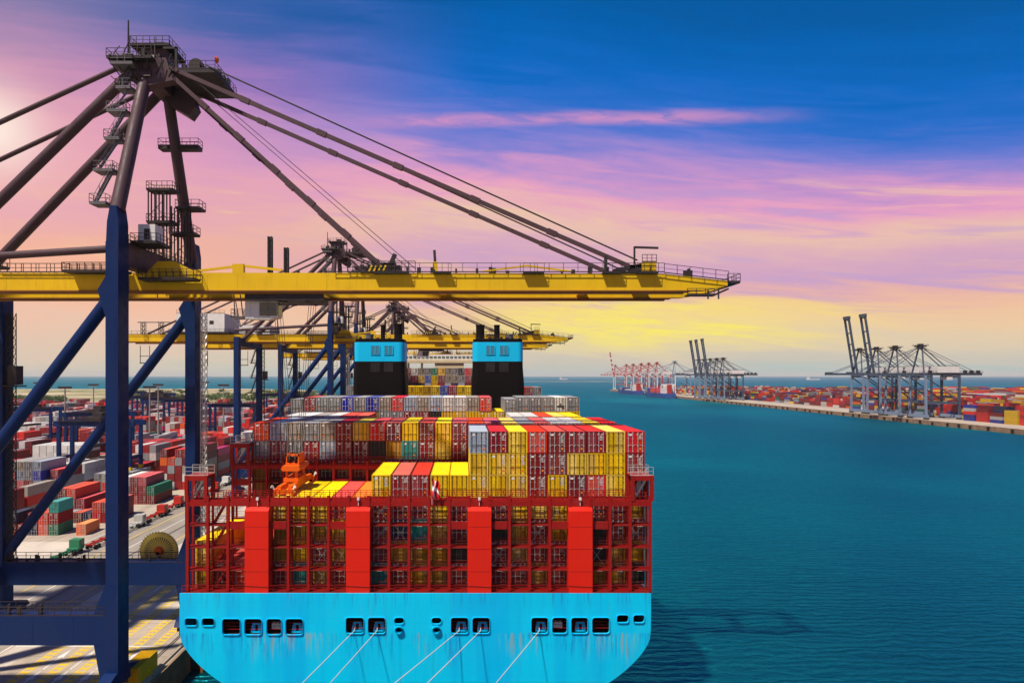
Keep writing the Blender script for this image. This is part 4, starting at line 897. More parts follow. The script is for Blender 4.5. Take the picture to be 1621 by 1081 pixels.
    for i in range(5):
        f = (zs[i] - 60.6) / 20.5; g = (zs[i + 1] - 60.6) / 20.5; ya, yb = NY + 1.2 + f * 7.1, NY + 1.2 + g * 7.1
        xa, xb = (-2.9, -1.6) if i % 2 == 0 else (-3.4, -1.5)
        b.deck(xa, -.9, ya - 1.3, ya + .7, zs[i], .2, h=1.1, gap=.8); b.stair((xa + .5, ya - .9, zs[i]), (-1.3, yb - .6, zs[i + 1]), .7)
    b.deck(-3.6, -.6, -5.4, -2.6, zs[-1], .2, gap=.9); part('mast_stair', b, 'crane steel')
    # lattice work tower between the mast legs, white locker
    b = MB()
    for x in (-1.3, -.2, .9, 2.0, 3.0, 3.9):
        for y in (0.3, 1.2, 2.2): b.bar((x, y, 54.6), (x, y, 66.6 if x < 1.8 else 64.0), .15, .15)
    for z in (61.8, 66.4): b.deck(-1.5, 2.2, .1, 2.4, z, .2, gap=.7)
    b.deck(1.7, 5.2, .1, 2.4, 60.2, .2, gap=.9); b.deck(2.6, 6.0, .1, 2.4, 63.8, .2, gap=.9)
    for z in (54.6, 56.6, 58.6, 60.6, 62.6):
        for x in (-1.3, 2.0): b.bar((x, .3, z), (x + 1.9, .3, z + 2), .07, .07); b.bar((x + 1.9, 2.2, z), (x, 2.2, z + 2), .07, .07)
    part('service_tower', b, 'crane dark')
    b = MB(); b.box(1.2, 3.4, -7.4, -5.2, 57.2, 59.6); b.box(2.0, 2.7, -7.46, -7.41, 57.6, 59.0, 1); part('switch_cabin', b, ['crane white', 'crane dark'])
    b = MB(); b.deck(.8, 4.2, -8.6, -4.6, 57.1, .2, gap=.9); part('cabin_platform', b, 'crane dark')
    # machinery house on the backreach
    b = MB(); b.box(-52, -36, -7, 7, 54.4, 60.6); b.box(-46, -44.4, -7.06, -7.01, 57.0, 58.2, 1); b.box(-41, -39.6, -7.06, -7.01, 57.0, 58.2, 1); part('machinery_house', b, ['crane white', 'crane dark'])
    b = MB(); b.deck(-54, -34, -8.4, 8.4, 54.3, .3, gap=1.5); b.rail((-52, -7, 60.6), (-36, -7, 60.6), 1.1, 1.5, .06); part('house_platform', b, 'crane dark')
    b = MB()
    for x in (-58, -64): b.lattice((x, -5, 53.8), (x, -5, 58), 1.2, 1.4, .12)
    b.bar((-66, -5, 57.8), (-54, -5, 57.8), .25, .25); part('tail_frame', b, 'crane dark')
    b = MB()
    for xx, yy in ((-48, -3), (-66, 0)):
        for s in (-1.6, 1.6): b.bar((xx + s, yy, 44.2), (xx + s, yy, 50.2), .16, .16)
        b.bar((xx - 1.8, yy, 44.2), (xx + 1.8, yy, 44.2), .3, .3); b.bar((xx - 1.8, yy, 46.6), (xx + 1.8, yy, 46.6), .2, .2)
    part('maintenance_cage', b, 'crane dark')
    # stairs tower on the landside far leg
    b = MB(); b.lattice((LSX + 1.5, FY + 1.0, 10.2), (LSX + 1.5, FY + 1.0, 50), .9, 1.5, .11); b.box(LSX + 1.6, LSX + 3.0, FY, FY + 1.6, 38.5, 41.5); b.box(LSX + .9, LSX + 3.4, FY - .2, FY + 1.8, 38.2, 38.4)
    part('lift_mast', b, 'crane dark')
    b = MB()
    for i in range(7):
        z = 12 + i * 5.4; b.deck(LSX - 3, LSX - .9, FY + .2, FY + 1.8, z, .12, gap=1.0); b.stair((LSX - 2.8, FY + 1, z), (LSX - 1, FY + 1, z + 5.4), .6)
    part('leg_stair', b, 'crane steel')
    b = MB(); b.lattice((1.7, FY + 1.2, 12), (1.7, FY + 1.2, 50), .75, 1.1, .09); part('cable_mast', b, 'gear pale')
    return t
CRANES = [89.4, 217.5, 267, 397, 455]
crane0 = make_crane()
CLAB = ['towering blue quay crane with yellow boom, nearest the camera, filling the left side', 'blue quay crane with yellow boom, second from the camera, behind the nearest one',
        'blue quay crane, middle one of the five, apex just above the nearest yellow boom', 'blue quay crane, fourth from the camera, mast seen above the left funnel', 'blue quay crane farthest along the near quay behind the funnels']
def trolley_for(t, tx):
    b = MB(); b.box(tx - 3.6, tx + 4.6, -3.2, 3.2, 50.2, 51.2); b.box(tx - 5.0, tx + 5.6, -4.4, -3.9, 50.1, 50.9)
    for x in (tx - 3, tx, tx + 3): b.tube((x, -2.6, 50.6), (x, -2.2, 50.6), .55, .55, 14); b.tube((x, 2.2, 50.6), (x, 2.6, 50.6), .55, .55, 14)
    tr = b.build('trolley', 'crane dark', t)
    b = MB(); cx = tx - 3.0; b.prism([(cx - 2.3, 47.7), (cx + .9, 47.6), (cx + 2.1, 47.9), (cx + 2.1, 50.1), (cx - 2.3, 50.1)], -3.4, -1.2, 'y'); b.build('cabin', 'crane white', tr)
    b = MB(); b.box(cx - .3, cx + .85, -3.48, -3.41, 48.1, 49.9); b.box(cx + .95, cx + 2.0, -3.48, -3.41, 48.1, 49.9); b.box(cx + 2.11, cx + 2.2, -3.2, -1.4, 48.2, 49.9); b.build('cabin_window', 'glass', tr)
    b = MB(); b.box(cx + .82, cx + .95, -3.50, -3.42, 48.0, 50.0); b.box(cx - .4, cx + 2.1, -3.50, -3.42, 48.95, 49.05); b.deck(cx - 4.2, cx - 2.4, -3.4, -1.2, 47.9, .15, gap=.8)
    b.bar((cx - 4.0, -3.4, 47.8), (cx - 2.9, -3.4, 46.6), .16, .16); b.bar((cx - 2.9, -3.4, 46.6), (cx - 1.8, -3.4, 47.7), .16, .16); b.bar((cx - 2.9, -3.4, 46.6), (cx - 3.6, -3.4, 50.2), .1, .1)
    b.bar((cx - 3.7, -3.2, 47.8), (cx - 3.9, -3.2, 51), .12, .12); b.bar((cx - 2.6, -3.2, 47.8), (cx - 3.0, -3.2, 51), .12, .12); b.build('cabin_bracket', 'crane steel', tr)
    return tr
cr = [crane0] + [copy_tree(crane0) for _ in CRANES[1:]]
for i, (c, y) in enumerate(zip(cr, CRANES)):
    c.location = (RAILX, y, QZ); tag(c, CLAB[i], 'crane', 'ship-to-shore cranes on the near quay')
TX = [19.0, 12, 30, 24, 36]
for c, tx in zip(cr, TX): trolley_for(c, tx)
# cable reel carried on the far portal beam of the nearest crane
b = MB(); n_ = 48; r0, r1 = 2.35, 3.15
vs = [((r * math.cos(2 * math.pi * i / n_)), yy, 2.9 + r * math.sin(2 * math.pi * i / n_)) for yy in (-.12, .12) for r in (r0, r1) for i in range(n_)]
q_ = lambda k_, i: k_ * n_ + i % n_
b.add(vs, [(q_(0, i), q_(0, i + 1), q_(1, i + 1), q_(1, i)) for i in range(n_)] + [(q_(2, i), q_(3, i), q_(3, i + 1), q_(2, i + 1)) for i in range(n_)] + [(q_(1, i), q_(1, i + 1), q_(3, i + 1), q_(3, i)) for i in range(n_)] + [(q_(0, i), q_(2, i), q_(2, i + 1), q_(0, i + 1)) for i in range(n_)])
ra = b.build('cable_reel', 'reel yellow', cr[0]); ra.location = (PX(252, 104) - RAILX, 104.0 - CRANES[0], 8.2); ra['label'] = 'large yellow spoked cable reel with orange hub'
sm_ = MB(); sm_.bar((.7, 0, 0), (2.4, 0, 0), .12, .20); spm = sm_.mesh('spoke', ['reel yellow'])
for i in range(36):
    o = link('spoke', spm, ra, (0, 0, 2.9)); o.rotation_euler = (0, 2 * math.pi * i / 36, 0)
b = MB(); b.tube((0, .02, 2.9), (0, .14, 2.9), 2.3, 2.3, 40); b.build('backplate', 'crane dark', ra)
b = MB(); b.tube((0, -.5, 2.9), (0, .01, 2.9), .55, .85, 24); b.build('hub', 'reel orange', ra)
b = MB(); b.box(-1.2, .9, -.9, -.25, .02, 1.6); b.bar((0, -.3, 0), (0, -.3, 2.9), .5, .4); b.box(-1.9, 1.9, -.9, .6, .02, .35); b.box(-.5, .5, -1.5, -.9, .1, 1.2); b.build('gearbox', 'crane steel', ra)
b = MB()
for i in range(40): a = 2 * math.pi * i / 40; b.bar((3.0 * math.cos(a), -.2, 2.9 + 3.0 * math.sin(a)), (3.3 * math.cos(a), -.2, 2.9 + 3.3 * math.sin(a)), .08, .08)
b.build('cable_guide', 'crane steel', ra)

# spreader hanging from the nearest crane over the aft bay
spx, spy, spz = shipx(4) - .1, 82.4, TOP(3) + CH + .25
sr = empty('container_spreader', (spx, spy, spz), 'orange container spreader with headblock hanging over the aft stacks', 'spreader')
b = MB(); b.box(-.95, -.45, .4, 11.6, .15, .95); b.box(.45, .95, .4, 11.6, .15, .95); b.box(-.45, .45, 3.6, 4.2, .2, .8); b.box(-.45, .45, 7.6, 8.2, .2, .8); b.build('telescopic_beam', 'spreader orange', sr)
for y, s_ in ((0, 1), (11.7, -1)):
    b = MB(); b.box(-1.22, 1.22, y, y + .55, .0, .55)
    for x in (-1.25, 1.05): b.box(x, x + .22, y - .12, y + .6, -.25, .62)
    b.bar((-1.1, y + .2, .5), (-.6, y + s_ * 1.6, .9), .25, .3); b.bar((1.1, y + .2, .5), (.6, y + s_ * 1.6, .9), .25, .3); b.build('end_beam', 'spreader orange', sr)
    for x in (-1.22, 1.22): b = MB(); b.bar((x, y + .25, .5), (x * 1.2, y + .1, 1.15), .1, .2); b.bar((x * 1.2, y + .1, 1.15), (x * 1.32, y, .85), .1, .18); b.build('flipper', 'marking white', sr)
b = MB(); b.box(-1.0, 1.0, 3.6, 8.2, 1.0, 1.5); b.box(-.8, -.5, 3.8, 4.2, 1.5, 2.7); b.box(.5, .8, 3.8, 4.2, 1.5, 2.7); b.box(-.8, -.5, 7.6, 8, 1.5, 2.7); b.box(.5, .8, 7.6, 8, 1.5, 2.7); b.build('main_frame', 'spreader orange', sr)
b = MB(); b.prism([(-1.3, 2.75), (-1.05, 2.5), (1.05, 2.5), (1.3, 2.75), (1.1, 3.2), (-1.1, 3.2)], 3.4, 8.6, 'y'); hb = b.build('headblock', 'spreader orange', sr)
b = MB(); b.box(-.95, .9, 4.4, 7.6, 3.2, 3.5); b.box(-.9, -.75, 4.5, 7.5, 3.5, 4.7); b.box(.75, .9, 4.5, 7.5, 3.5, 4.7); b.box(-.9, .9, 4.5, 4.62, 4.4, 4.75); b.build('sheave_frame', 'spreader orange', hb)
for y in (4.8, 6.9):
    for x in (-.4, .4): b = MB(); b.tube((x - .09, y, 4.0), (x + .09, y, 4.0), .62, .62, 18); b.build('sheave', 'crane dark', hb)
b = MB(); hz = 50.3 + QZ - spz
for x in (-.45, .45):
    for y in (4.3, 5.3, 6.4, 7.4): b.tube((x, y, 4.0), (x * 5.5, y - spy + spy + (y - 5.85) * .3, hz), .035, .035, 6)
b.tube((-1.9, 6, 3.3), (-2.6, 6, hz), .05, .05, 6); b.build('hoist_rope', 'wire', sr)

# ================================================================== CONTAINER YARD
YP = CH + .03
def yardcol(r):
    u = r.random()
    for c, p in ((D, .24), (Rr, .20), (G, .13), (Wt, .12), (RG, .09), (M_, .06), (O, .05), (N, .03), (Bl, .02), (Gr, .02), ('magenta', .02), (S, .02)):
        if u < p: return c
        u -= p
    return D
yard = []                                       # (row index, stack index, x, y, length, [colours bottom up])
yr = random.Random(21)
# stacks picked out one by one near the apron: x centre of the seaward stack, y front, length
def put(x, y, L, *stacks):
    for i, s_ in enumerate(stacks): yard.append((x - i * 2.58, y, L, list(s_)))
put(-95.4, 158, 6.06, [O])
put(-102.3, 158, 6.06, [Gr, D, T], [Rr, Rr], [N, D], [D], [D, N])
put(-96.5, 171, CL, [D, D], [Rr, Rr], [N], [D], [G])
put(-106.5, 176, CL, [N, D], [D, D, Rr], [D, D, D], [])
put(-128, 190, CL, [G, G, 'silver blue', Bl, S], [D, RG, D, G, G], [RG, O, Rr, S, RG], [Rr, G, G, Rr, G], [D, G, Rr])
put(-96.8, 196, CL, [D, Gr], [D, D, Rr], [Rr, D, D], [D, G, Wt])
put(-112, 203, CL, [G, G, G], [G, Rr, Wt], [Wt, G, G])
put(-140, 176, CL, [M_, K], [D, Rr, K], [D, D])
for y in (165.5, 179, 192.5, 206):              # fill the rest of the near rows
    for c in range(60):
        x = -101 - c * 2.6
        if c % 9 in (7, 8) or (y < 170 and x > -108) or any(abs(a - x) < 2.7 and not (e_ + l_ + .6 < y or y + CL + .6 < e_) for (a, e_, l_, c_) in yard): continue
        if PX(-140, y) > x: continue
        h = max(1, min(5, [3, 4, 4, 5, 3][c // 9 % 5] + yr.choice((-2, -1, 0, 0, 0, 1)))); tone = (G, None, Rr, D, Wt)[(c // 3 + int(y)) % 5]
        yard.append((x, y, CL, [(tone if tone and yr.random() < .45 else yardcol(yr)) for _ in range(h)]))
blocks = [(-96.8, 4), (-114.8, 7), (-142.5, 7), (-170, 7), (-197.5, 7), (-225, 7), (-252.5, 7), (-280, 7), (-307.5, 7), (-335, 7), (-362.5, 7), (-390, 7), (-417, 7), (-445, 7), (-472, 7)]
for bi, (bx, nc) in enumerate(blocks):
    y = 221
    while y < 700:
        if (y - 205) % 175 > 160 or yr.random() < .06: y += 13.4; continue
        base = yr.choice((2, 3, 3, 4, 4, 5, 5)) if y < 450 else yr.choice((2, 3, 4, 4, 5))
        tone = yr.choice((None, None, G, Wt, D, D, Rr))
        for c in range(nc):
            h = max(0, min(5, base + yr.choice((-1, 0, 0, 0, 0, 1))))
            x = bx - c * 2.6
            if PX(-140, y) > x or PX(470, y) < x: continue
            yard.append((x, y, CL, [(tone if tone and yr.random() < .55 else yardcol(yr)) for _ in range(h)]))
        y += 13.1
# which boxes show: nothing as tall in front, beside (seaward) or above
occ = {}
for i, (x, y, L, cs) in enumerate(yard):
    for kx in range(len(cs)): occ.setdefault((round(x / 2.6), round(y / 13.2), kx), i)
cand = []
for i, (x, y, L, cs) in enumerate(yard):
    hf = max([len(c) for (a, e, l, c) in yard if abs(a - x) < 1.3 and 0 < y - e < 14.2], default=0)
    hr = max([len(c) for (a, e, l, c) in yard if 1.3 < a - x < 3.9 and abs(e - y) < 5], default=0)
    for kx in range(len(cs)):
        show = kx >= hf - (1 if y - 0 > 0 else 0) or kx >= hr or kx == len(cs) - 1
        if show: cand.append(((1 if x > PX(2, y) else .1) / y * (1.15 if kx == len(cs) - 1 else 1) * (1 if kx >= hf else .75), i, kx))
cand.sort(reverse=True)
N_YARD = 300 - nship if nship < 240 else 90
single = set((i, kx) for _, i, kx in cand[:N_YARD]); shown = set((i, kx) for _, i, kx in cand)
rows = sorted(set(round(yard[i][1]) for i, _ in single)); ms = Mass()
for i, (x, y, L, cs) in enumerate(yard):
    for kx, q in enumerate(cs):
        z = QZ + .02 + kx * YP
        if (i, kx) in single:
            peers = sorted(set(round(yard[j][0], 1) for j, _ in single if round(yard[j][1]) == round(y)), reverse=True)
            top = len(cs) - 1 - kx; where = 'topmost' if top == 0 else '%s from top' % ORD[top]
            container(x, y, z, q, '%s container %s, %s stack from quay in %s yard row' % (q, where, ORD[peers.index(round(x, 1))], ORD[rows.index(round(y))]), 'containers stacked in the yard', False, L < 8)
        elif (i, kx) in shown: ms.add(x - 1.2, x + 1.2, y, y + L, z, z + CH, q)
ms.build('yard_containers', 'far rows of mixed red and grey containers filling the yard', 'containers')

# ---- rubber tyred yard gantries
def make_gantry():
    t = empty('yard_gantry', (0, 0, QZ)); w = 11.8
    for x in (-w, w):
        for y in (-3.6, 3.6):
            b = MB(); b.box(x - .55, x + .55, y - .5, y + .5, 9.5, 23.0); lg = b.build('leg', 'crane blue', t)
            b = MB(); b.box(x - .62, x + .62, y - .56, y + .56, 1.6, 9.45); b.build('leg_guard', 'crane yellow', lg)
        b = MB(); b.box(x - .6, x + .6, -6, 6, 1.2, 2.2)
        for y in (-5, -2.6, 2.6, 5): b.tube((x - .4, y, .8), (x + .4, y, .8), .8, .8, 16)
        b.build('wheel_bogie', 'crane dark', t)
        b = MB(); b.box(x - .5, x + .5, -3.1, 3.1, 12.0, 13.0); b.build('side_beam', 'crane blue', t)
    for y in (-3.6, 3.6): b = MB(); b.box(-w - 1.6, w + 1.6, y - .6, y + .6, 23.0, 24.8); b.build('girder', 'crane blue', t)
    b = MB(); b.deck(-w, w, -4.8, -4.2, 24.8, .1, gap=1.6); b.deck(-w, w, 4.2, 4.8, 24.8, .1, gap=1.6); b.build('girder_railing', 'crane dark', t)
    b = MB(); b.box(-2.5, 2.5, -4.4, 4.4, 24.9, 26.2); b.box(-1.6, 1.6, -2, 2, 26.2, 27.4); b.build('trolley', 'crane dark', t)
    b = MB(); b.box(2.6, 4.2, -2.6, -.6, 20.6, 22.8); b.build('cabin', 'crane white', t)
    b = MB()
    for x in (-1, 1):
        for y in (-2, 2): b.tube((x, y, 25), (x, y, 17), .05, .05, 6)
    b.box(-1.1, 1.1, -6, 6, 16.2, 17); b.build('spreader', 'crane dark', t)
    return t
g0 = make_gantry(); GP = [(-122.6, 214), (-122.6, 340), (-150.4, 262), (-205, 300), (-205, 432), (-232, 470), (-177.8, 405), (-150.4, 520), (-260, 540), (-315, 600), (-122.6, 470)]
for i, (x, y) in enumerate(sorted(GP, key=lambda q: q[1])):
    o = g0 if i == 0 else copy_tree(g0); o.location = (x, y, QZ)
    tag(o, 'blue yard gantry with yellow lower legs straddling container stacks, %s nearest' % ORD[i], 'gantry crane', 'yard gantries over the stacks')
# ---- floodlight masts
def make_mast():
    t = empty('light_mast', (0, 0, QZ)); b = MB(); b.tube((0, 0, 0), (0, 0, 34), .55, .28, 10); b.build('pole', 'mast steel', t)
    b = MB(); b.box(-3, 3, -.2, .2, 33.6, 34); b.box(-2, 2, -.9, .9, 32.6, 32.8)
    b.build('crossbar', 'mast steel', t)
    b = MB()
    for x in (-2.8, -1.7, -.6, .6, 1.7, 2.8): b.box(x - .4, x + .4, -.6, .2, 34, 34.7)
    b.build('floodlight', 'crane dark', t); return t
l0 = make_mast()
for i, (p, y) in enumerate(((103, 300), (148, 385), (237, 312), (250.5, 390), (354, 370), (60, 480), (325, 520), (545, 620))):
    o = l0 if i == 0 else copy_tree(l0); o.location = (PX(p, y), y, QZ); tag(o, 'tall grey floodlight mast in the yard, %s from left' % ORD[[1, 2, 3, 4, 6, 0, 5, 7][i]], 'light mast', 'floodlight masts in the yard')
# ---- trucks and trailers parked beside the yard road
def make_truck(cab):
    t = empty('yard_truck', (0, 0, QZ)); b = MB(); b.box(-1.15, 1.15, 9.6, 11.6, .9, 3.1); b.box(-1.2, 1.2, 8.9, 9.6, .8, 1.4); b.build('cab', cab, t)
    b = MB(); b.box(-1.0, 1.0, 11.61, 11.66, 1.9, 2.9); b.box(-1.17, 1.17, 10.2, 11.3, 2.0, 2.8); b.build('window', 'glass', t)
    b = MB(); b.box(-.55, -.25, 0, 9, 1.0, 1.3); b.box(.25, .55, 0, 9, 1.0, 1.3)
    for y in (0, 3, 6, 8.8): b.box(-1.2, 1.2, y, y + .25, 1.1, 1.35)
    b.build('chassis', cab, t)
    for y in (1.0, 2.3, 8.2, 10.6):
        for x in (-.95, .95): b = MB(); b.tube((x - .18, y, .52), (x + .18, y, .52), .52, .52, 14); b.build('wheel', 'rubber', t)
    return t
tk = [make_truck(c) for c in ('truck paint', 'truck red', 'truck green')]; used = set(); i = 0
kindn = {0: 'pale', 1: 'red', 2: 'green'}
for y in list(np.arange(132, 262, 12.6)):
    kk = rnd.choice((0, 0, 0, 1, 2)); o = tk[kk] if kk not in used else copy_tree(tk[kk]); used.add(kk)
    o.location = (-86.2 + rnd.uniform(-.8, .8), float(y), QZ + .01); o.rotation_euler.z = R(rnd.uniform(-2, 2))
    tag(o, '%s yard truck with bare chassis, %s in parked row along the yard road' % (kindn[kk], ORD[i]), 'truck', 'trucks parked beside the yard'); i += 1

# ================================================================== FAR QUAY
def make_far_crane(up, steel='far steel', pale='far pale steel', stripe=None, s=1.0):
    """Grey crane of the other quay; boom reaches towards -x, raised or lowered."""
    t = empty('harbour_crane', (0, 0, QZ)); G0 = 40.0; H = 66.0; BL = 62.0
    for x in (0, 30):
        for y in (-10.5, 10.5):
            b = MB(); b.bar((x, y, 1.6), (x, y * (1 if x else .92), G0), 1.5, 1.7); b.build('leg', pale if x == 0 else steel, t)
        b = MB(); b.box(x - .9, x + .9, -13, 13, 1.6, 4.2); b.build('sill_beam', pale, t)
        b = MB()
        for y in (-12, -9, 9, 12): b.box(x - .8, x + .8, y - 1.2, y + 1.2, .1, 1.6)
        b.build('bogie', 'crane dark', t)
        b = MB(); b.box(x - .7, x + .7, -9.6, 9.6, G0 - 2.4, G0 - .1); b.build('cross_beam', steel, t)
    for y in (-10.5, 10.5):
        b = MB(); b.box(.8, 29.2, y - .6, y + .6, 14, 16); b.build('portal_beam', steel, t)
        b = MB(); b.bar((.5, y, 38), (29.5, y, 17), .9, .9); b.build('brace', steel, t)
    for y in (-3.5, 3.5):
        b = MB(); b.box(-2, 56, y - .6, y + .6, G0, G0 + 2.2); b.build('girder', steel, t)
        b = MB(); b.bar((0, y * 2.3, G0 + .1), (2.5, y * .6, H), 1.0, 1.1); b.build('mast_leg', steel, t)
        b = MB(); b.bar((2.5, y * .7, H), (30, y, G0 + 2.2), .7, .7); b.bar((2.5, y * .7, H), (52, y, G0 + 2.2), .35, .35); b.build('back_stay', steel, t)
        a = R(81) if up else 0
        P = lambda d, o=0: Vector((-2 - d * math.cos(a) - o * math.sin(a), y, G0 + 1.1 + d * math.sin(a) - o * math.cos(a)))
        for i in range(10):
            b = MB(); b.bar(P(BL * i / 10), P(BL * (i + 1) / 10), 1.1, 2.0); b.build('boom', (stripe[i % 2] if stripe else steel), t)
        b = MB()
        if up: b.bar((2.5, y * .7, H), P(BL * .42), .3, .3)
        else: b.bar((2.5, y * .7, H), P(BL * .92, -1), .45, .45); b.bar((2.5, y * .7, H), P(BL * .46, -1), .45, .45)
        b.build('fore_stay', steel, t)
    b = MB()
    a = R(81) if up else 0
    for d in (8, 20, 32, 44, 58): c = Vector((-2 - d * math.cos(a), 0, G0 + 1.1 + d * math.sin(a))); b.box(c.x - .6, c.x + .6, -3, 3, c.z - .6, c.z + .6)
    c = Vector((-2 - 60 * math.cos(a), 0, G0 + 1.1 + 60 * math.sin(a))); b.box(c.x - 1.4, c.x + 1.4, -4.4, 4.4, c.z - 1, c.z + 2); b.build('boom_tie', steel, t)
    b = MB(); b.box(0, 5, -4.5, 4.5, H, H + 1.2); b.deck(-2, 7, -4.6, 4.6, H + 1.3, .2, gap=1.5); b.box(1, 4, -2, 2, H + 1.2, H + 3); b.build('apex_head', 'crane dark' if steel == 'far steel' else steel, t)
    b = MB(); b.box(14, 34, -5.5, 5.5, G0 + 2.4, G0 + 8.2); b.build('machinery_house', 'crane white', t)
    b = MB(); b.rail((-2, -5, G0 + 2.2), (56, -5, G0 + 2.2), 1.6, 2.5, .16); b.rail((14, -5.5, G0 + 8.2), (34, -5.5, G0 + 8.2), 1.3, 2, .14)
    for x in (8, 40, 46, 52): b.box(x, x + 2, -4.5, -2, G0 + 2.2, G0 + 4.5)
    b.build('girder_railing', 'crane dark', t)
    b = MB(); b.box(24, 29, -4, 4, G0 - 4.2, G0 - 1.4); b.build('cabin', 'crane white', t)
    return t
cu_ = make_far_crane(True); cd_ = make_far_crane(False); usedc = set()
FR = FX + 4.5
def place_far(proto, y, lab, grp):
    o = proto if proto.name not in usedc else copy_tree(proto); usedc.add(proto.name); o.location = (FR, y, QZ); tag(o, lab, 'crane', grp); return o
for i, y in enumerate((671, 644)): place_far(cu_, y, 'grey harbour crane with raised boom at right, %s of the two nearer raised ones' % ('left' if i == 0 else 'right'), 'grey cranes on the far quay')
for i, y in enumerate((616, 582)): place_far(cd_, y, 'grey harbour crane with lowered boom at right, %s one with white house' % ('farther' if i == 0 else 'nearest'), 'grey cranes on the far quay')
for i, y in enumerate((1130, 1104, 1076)): place_far(cu_, y, 'distant grey crane with raised boom in the middle group, %s from left' % ORD[i], 'grey cranes on the far quay')
for i, y in enumerate((1048, 1022)): place_far(cd_, y, 'distant grey crane with lowered boom in the middle group, %s one' % ('left' if i == 0 else 'right'), 'grey cranes on the far quay')
ru = make_far_crane(True, 'far red', 'crane white', ('far red', 'crane white')); rd = make_far_crane(False, 'far red', 'crane white', ('far red', 'crane white'))
place_far(ru, 1745, 'red and white striped crane with raised boom at the very end of the far quay', 'red and white cranes at the quay end')
for i, y in enumerate((1625, 1560, 1490, 1430, 1370)): place_far(rd, y, 'red and white crane with lowered boom at quay end, %s from left' % ORD[i], 'red and white cranes at the quay end')
wd = make_far_crane(False, 'far pale steel', 'crane white', ('far pale steel', 'crane white')); place_far(wd, 1255, 'white harbour crane standing alone between the red cranes and grey group', 'red and white cranes at the quay end')
# masses of containers on the far quay
ms = Mass(.5, 1.0); fr = random.Random(5)  # box colours dimmed to stand in for shade in the gaps
def farcol():
    u = fr.random()
    for c, p in ((D, .34), (Rr, .15), (O, .03), (Y_, .07), (G, .09), (Wt, .11), (Bl, .08), (N, .05), (Gr, .03), (S, .03)):
        if u < p: return c
        u -= p
    return M_
for y in np.arange(330, 1560, 13.4):
    for bx in range(8):
        x0 = FX + 54 + bx * 27.5
        if fr.random() < .06: continue
        base = fr.choice((2, 3, 4, 4, 5)); tone = fr.choice((None, None, None, D, Rr, Y_))
        for c in range(8):
            x = x0 + c * 2.6
            h = max(0, min(6, base + fr.choice((-1, 0, 0, 0, 1))))
            for q in range(h):
                if bx == 0 or q >= h - 2 or c == 0: ms.add(x - 1.2, x + 1.2, y, y + CL, QZ + q * YP, QZ + q * YP + CH, tone if tone and fr.random() < .5 else farcol())
for y in np.arange(380, 560, 14.2):             # tall stacks close behind the quay edge
    for c in range(5):
        h = fr.choice((3, 4, 4, 5)); tone = fr.choice((Rr, Bl, D, Y_, N))
        for q in range(h): ms.add(FX + 31 + c * 2.6, FX + 33.4 + c * 2.6, y, y + CL, QZ + q * YP, QZ + q * YP + CH, tone if fr.random() < .6 else farcol())
for bx in range(14):                            # deep rows towards the horizon on the right
    for y in np.arange(420, 1500, 26.8):
        x0 = FX + 290 + bx * 60; h = fr.choice((2, 3, 4, 5))
        for q in range(max(0, h - 2), h): ms.add(x0, x0 + 18 * fr.uniform(.4, 1), y, y + CL * 2, QZ + q * YP, QZ + q * YP + CH, farcol())
ms.build('far_containers', 'colourful mass of stacked containers covering the far quay', 'containers')
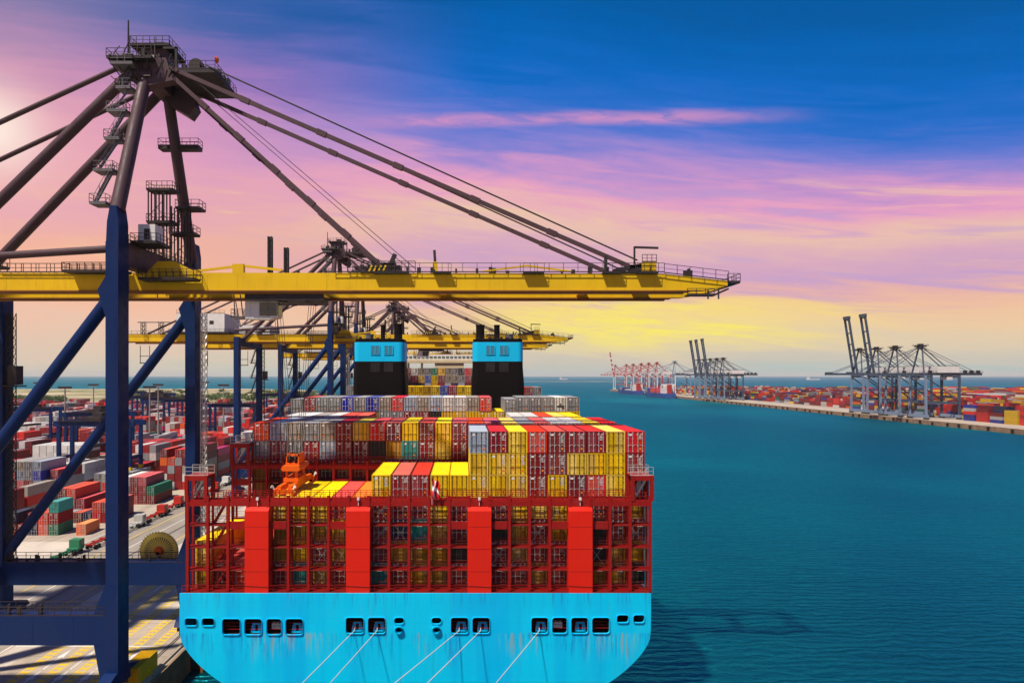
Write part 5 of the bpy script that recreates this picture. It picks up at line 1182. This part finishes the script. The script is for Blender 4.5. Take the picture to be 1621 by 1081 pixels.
# moored ships at the end of the far quay
def far_ship(y0, L, Wd, hullmat, lab):
    t = empty('cargo_ship', (FX - 3 - Wd / 2, y0, 0), lab, 'ship', 'ships moored at the far quay'); h = 9.0; b = MB(); w = Wd / 2
    sec = [(0, .8), (.06, 1), (.82, 1), (.93, .7), (1, .06)]; vs = []
    for u, k_ in sec: vs += [(-w * k_ * .9, u * L, -1), (-w * k_, u * L, h + (2.5 if u > .9 else 0)), (w * k_, u * L, h + (2.5 if u > .9 else 0)), (w * k_ * .9, u * L, -1)]
    b.add(vs, [(i * 4 + j, i * 4 + j + 1, i * 4 + 5 + j, i * 4 + 4 + j) for i in range(4) for j in range(3)] + [(0, 1, 2, 3)]); b.build('hull', hullmat, t)
    b = MB(); b.box(-w * .8, w * .8, L * .08, L * .2, h, h + 15); b.box(-w * .95, w * .95, L * .09, L * .13, h + 15, h + 18); b.build('deckhouse', 'crane white', t)
    b = MB(); b.box(-w * .3, w * .3, L * .03, L * .07, h, h + 17); b.build('funnel', 'far red', t)
    for j in range(5):
        b = MB(); y = L * (.24 + j * .135); b.box(-w * .86, w * .86, y, y + L * .12, h + .02, h + 3 + fr.choice((0, 2.8, 5.6))); b.build('cargo_stack', 'box ' + fr.choice((D, Rr, G, Bl, Wt)), t)
paint('far hull blue', (.03, .09, .32), .5, .2)
far_ship(1210, 150, 26, 'far hull blue', 'small blue cargo ship moored by the red and white cranes'); far_ship(1420, 170, 28, 'far hull blue', 'blue cargo ship moored at the far end of the quay')
def tiny_ship(px_, y, L, lab):
    t = empty('tanker', (PX(px_, y), y, 0), lab, 'ship', 'ships on the horizon'); b = MB(); b.box(-L / 2, L / 2, -8, 8, -1, 9); b.build('hull', 'ship white', t); b = MB(); b.box(-L * .42, -L * .28, -8, 8, 9, 28); b.build('deckhouse', 'ship white', t)
tiny_ship(892, 6500, 80, 'tiny pale ship on the horizon right of the funnels'); tiny_ship(1287, 6200, 130, 'tiny pale ship on the horizon between the grey crane groups')

# ================================================================== HAZE over the water and the shore
HAZE = 4.0e-5
b = MB(); b.box(-25500, 25500, -800, 25500, -8, 128); hz = b.build('haze', [], label='thin pale haze in the air over the harbour', cat='haze', kind='stuff')
m = bpy.data.materials.new('haze'); m.use_nodes = True; k = NT(m.node_tree); k.n.clear()
pv = k.node('ShaderNodeVolumePrincipled'); pv.inputs['Color'].default_value = (.97, .95, .93, 1); pv.inputs['Density'].default_value = HAZE
o = k.node('ShaderNodeOutputMaterial'); k.l.new(pv.outputs[0], o.inputs['Volume']); hz.data.materials.append(m)
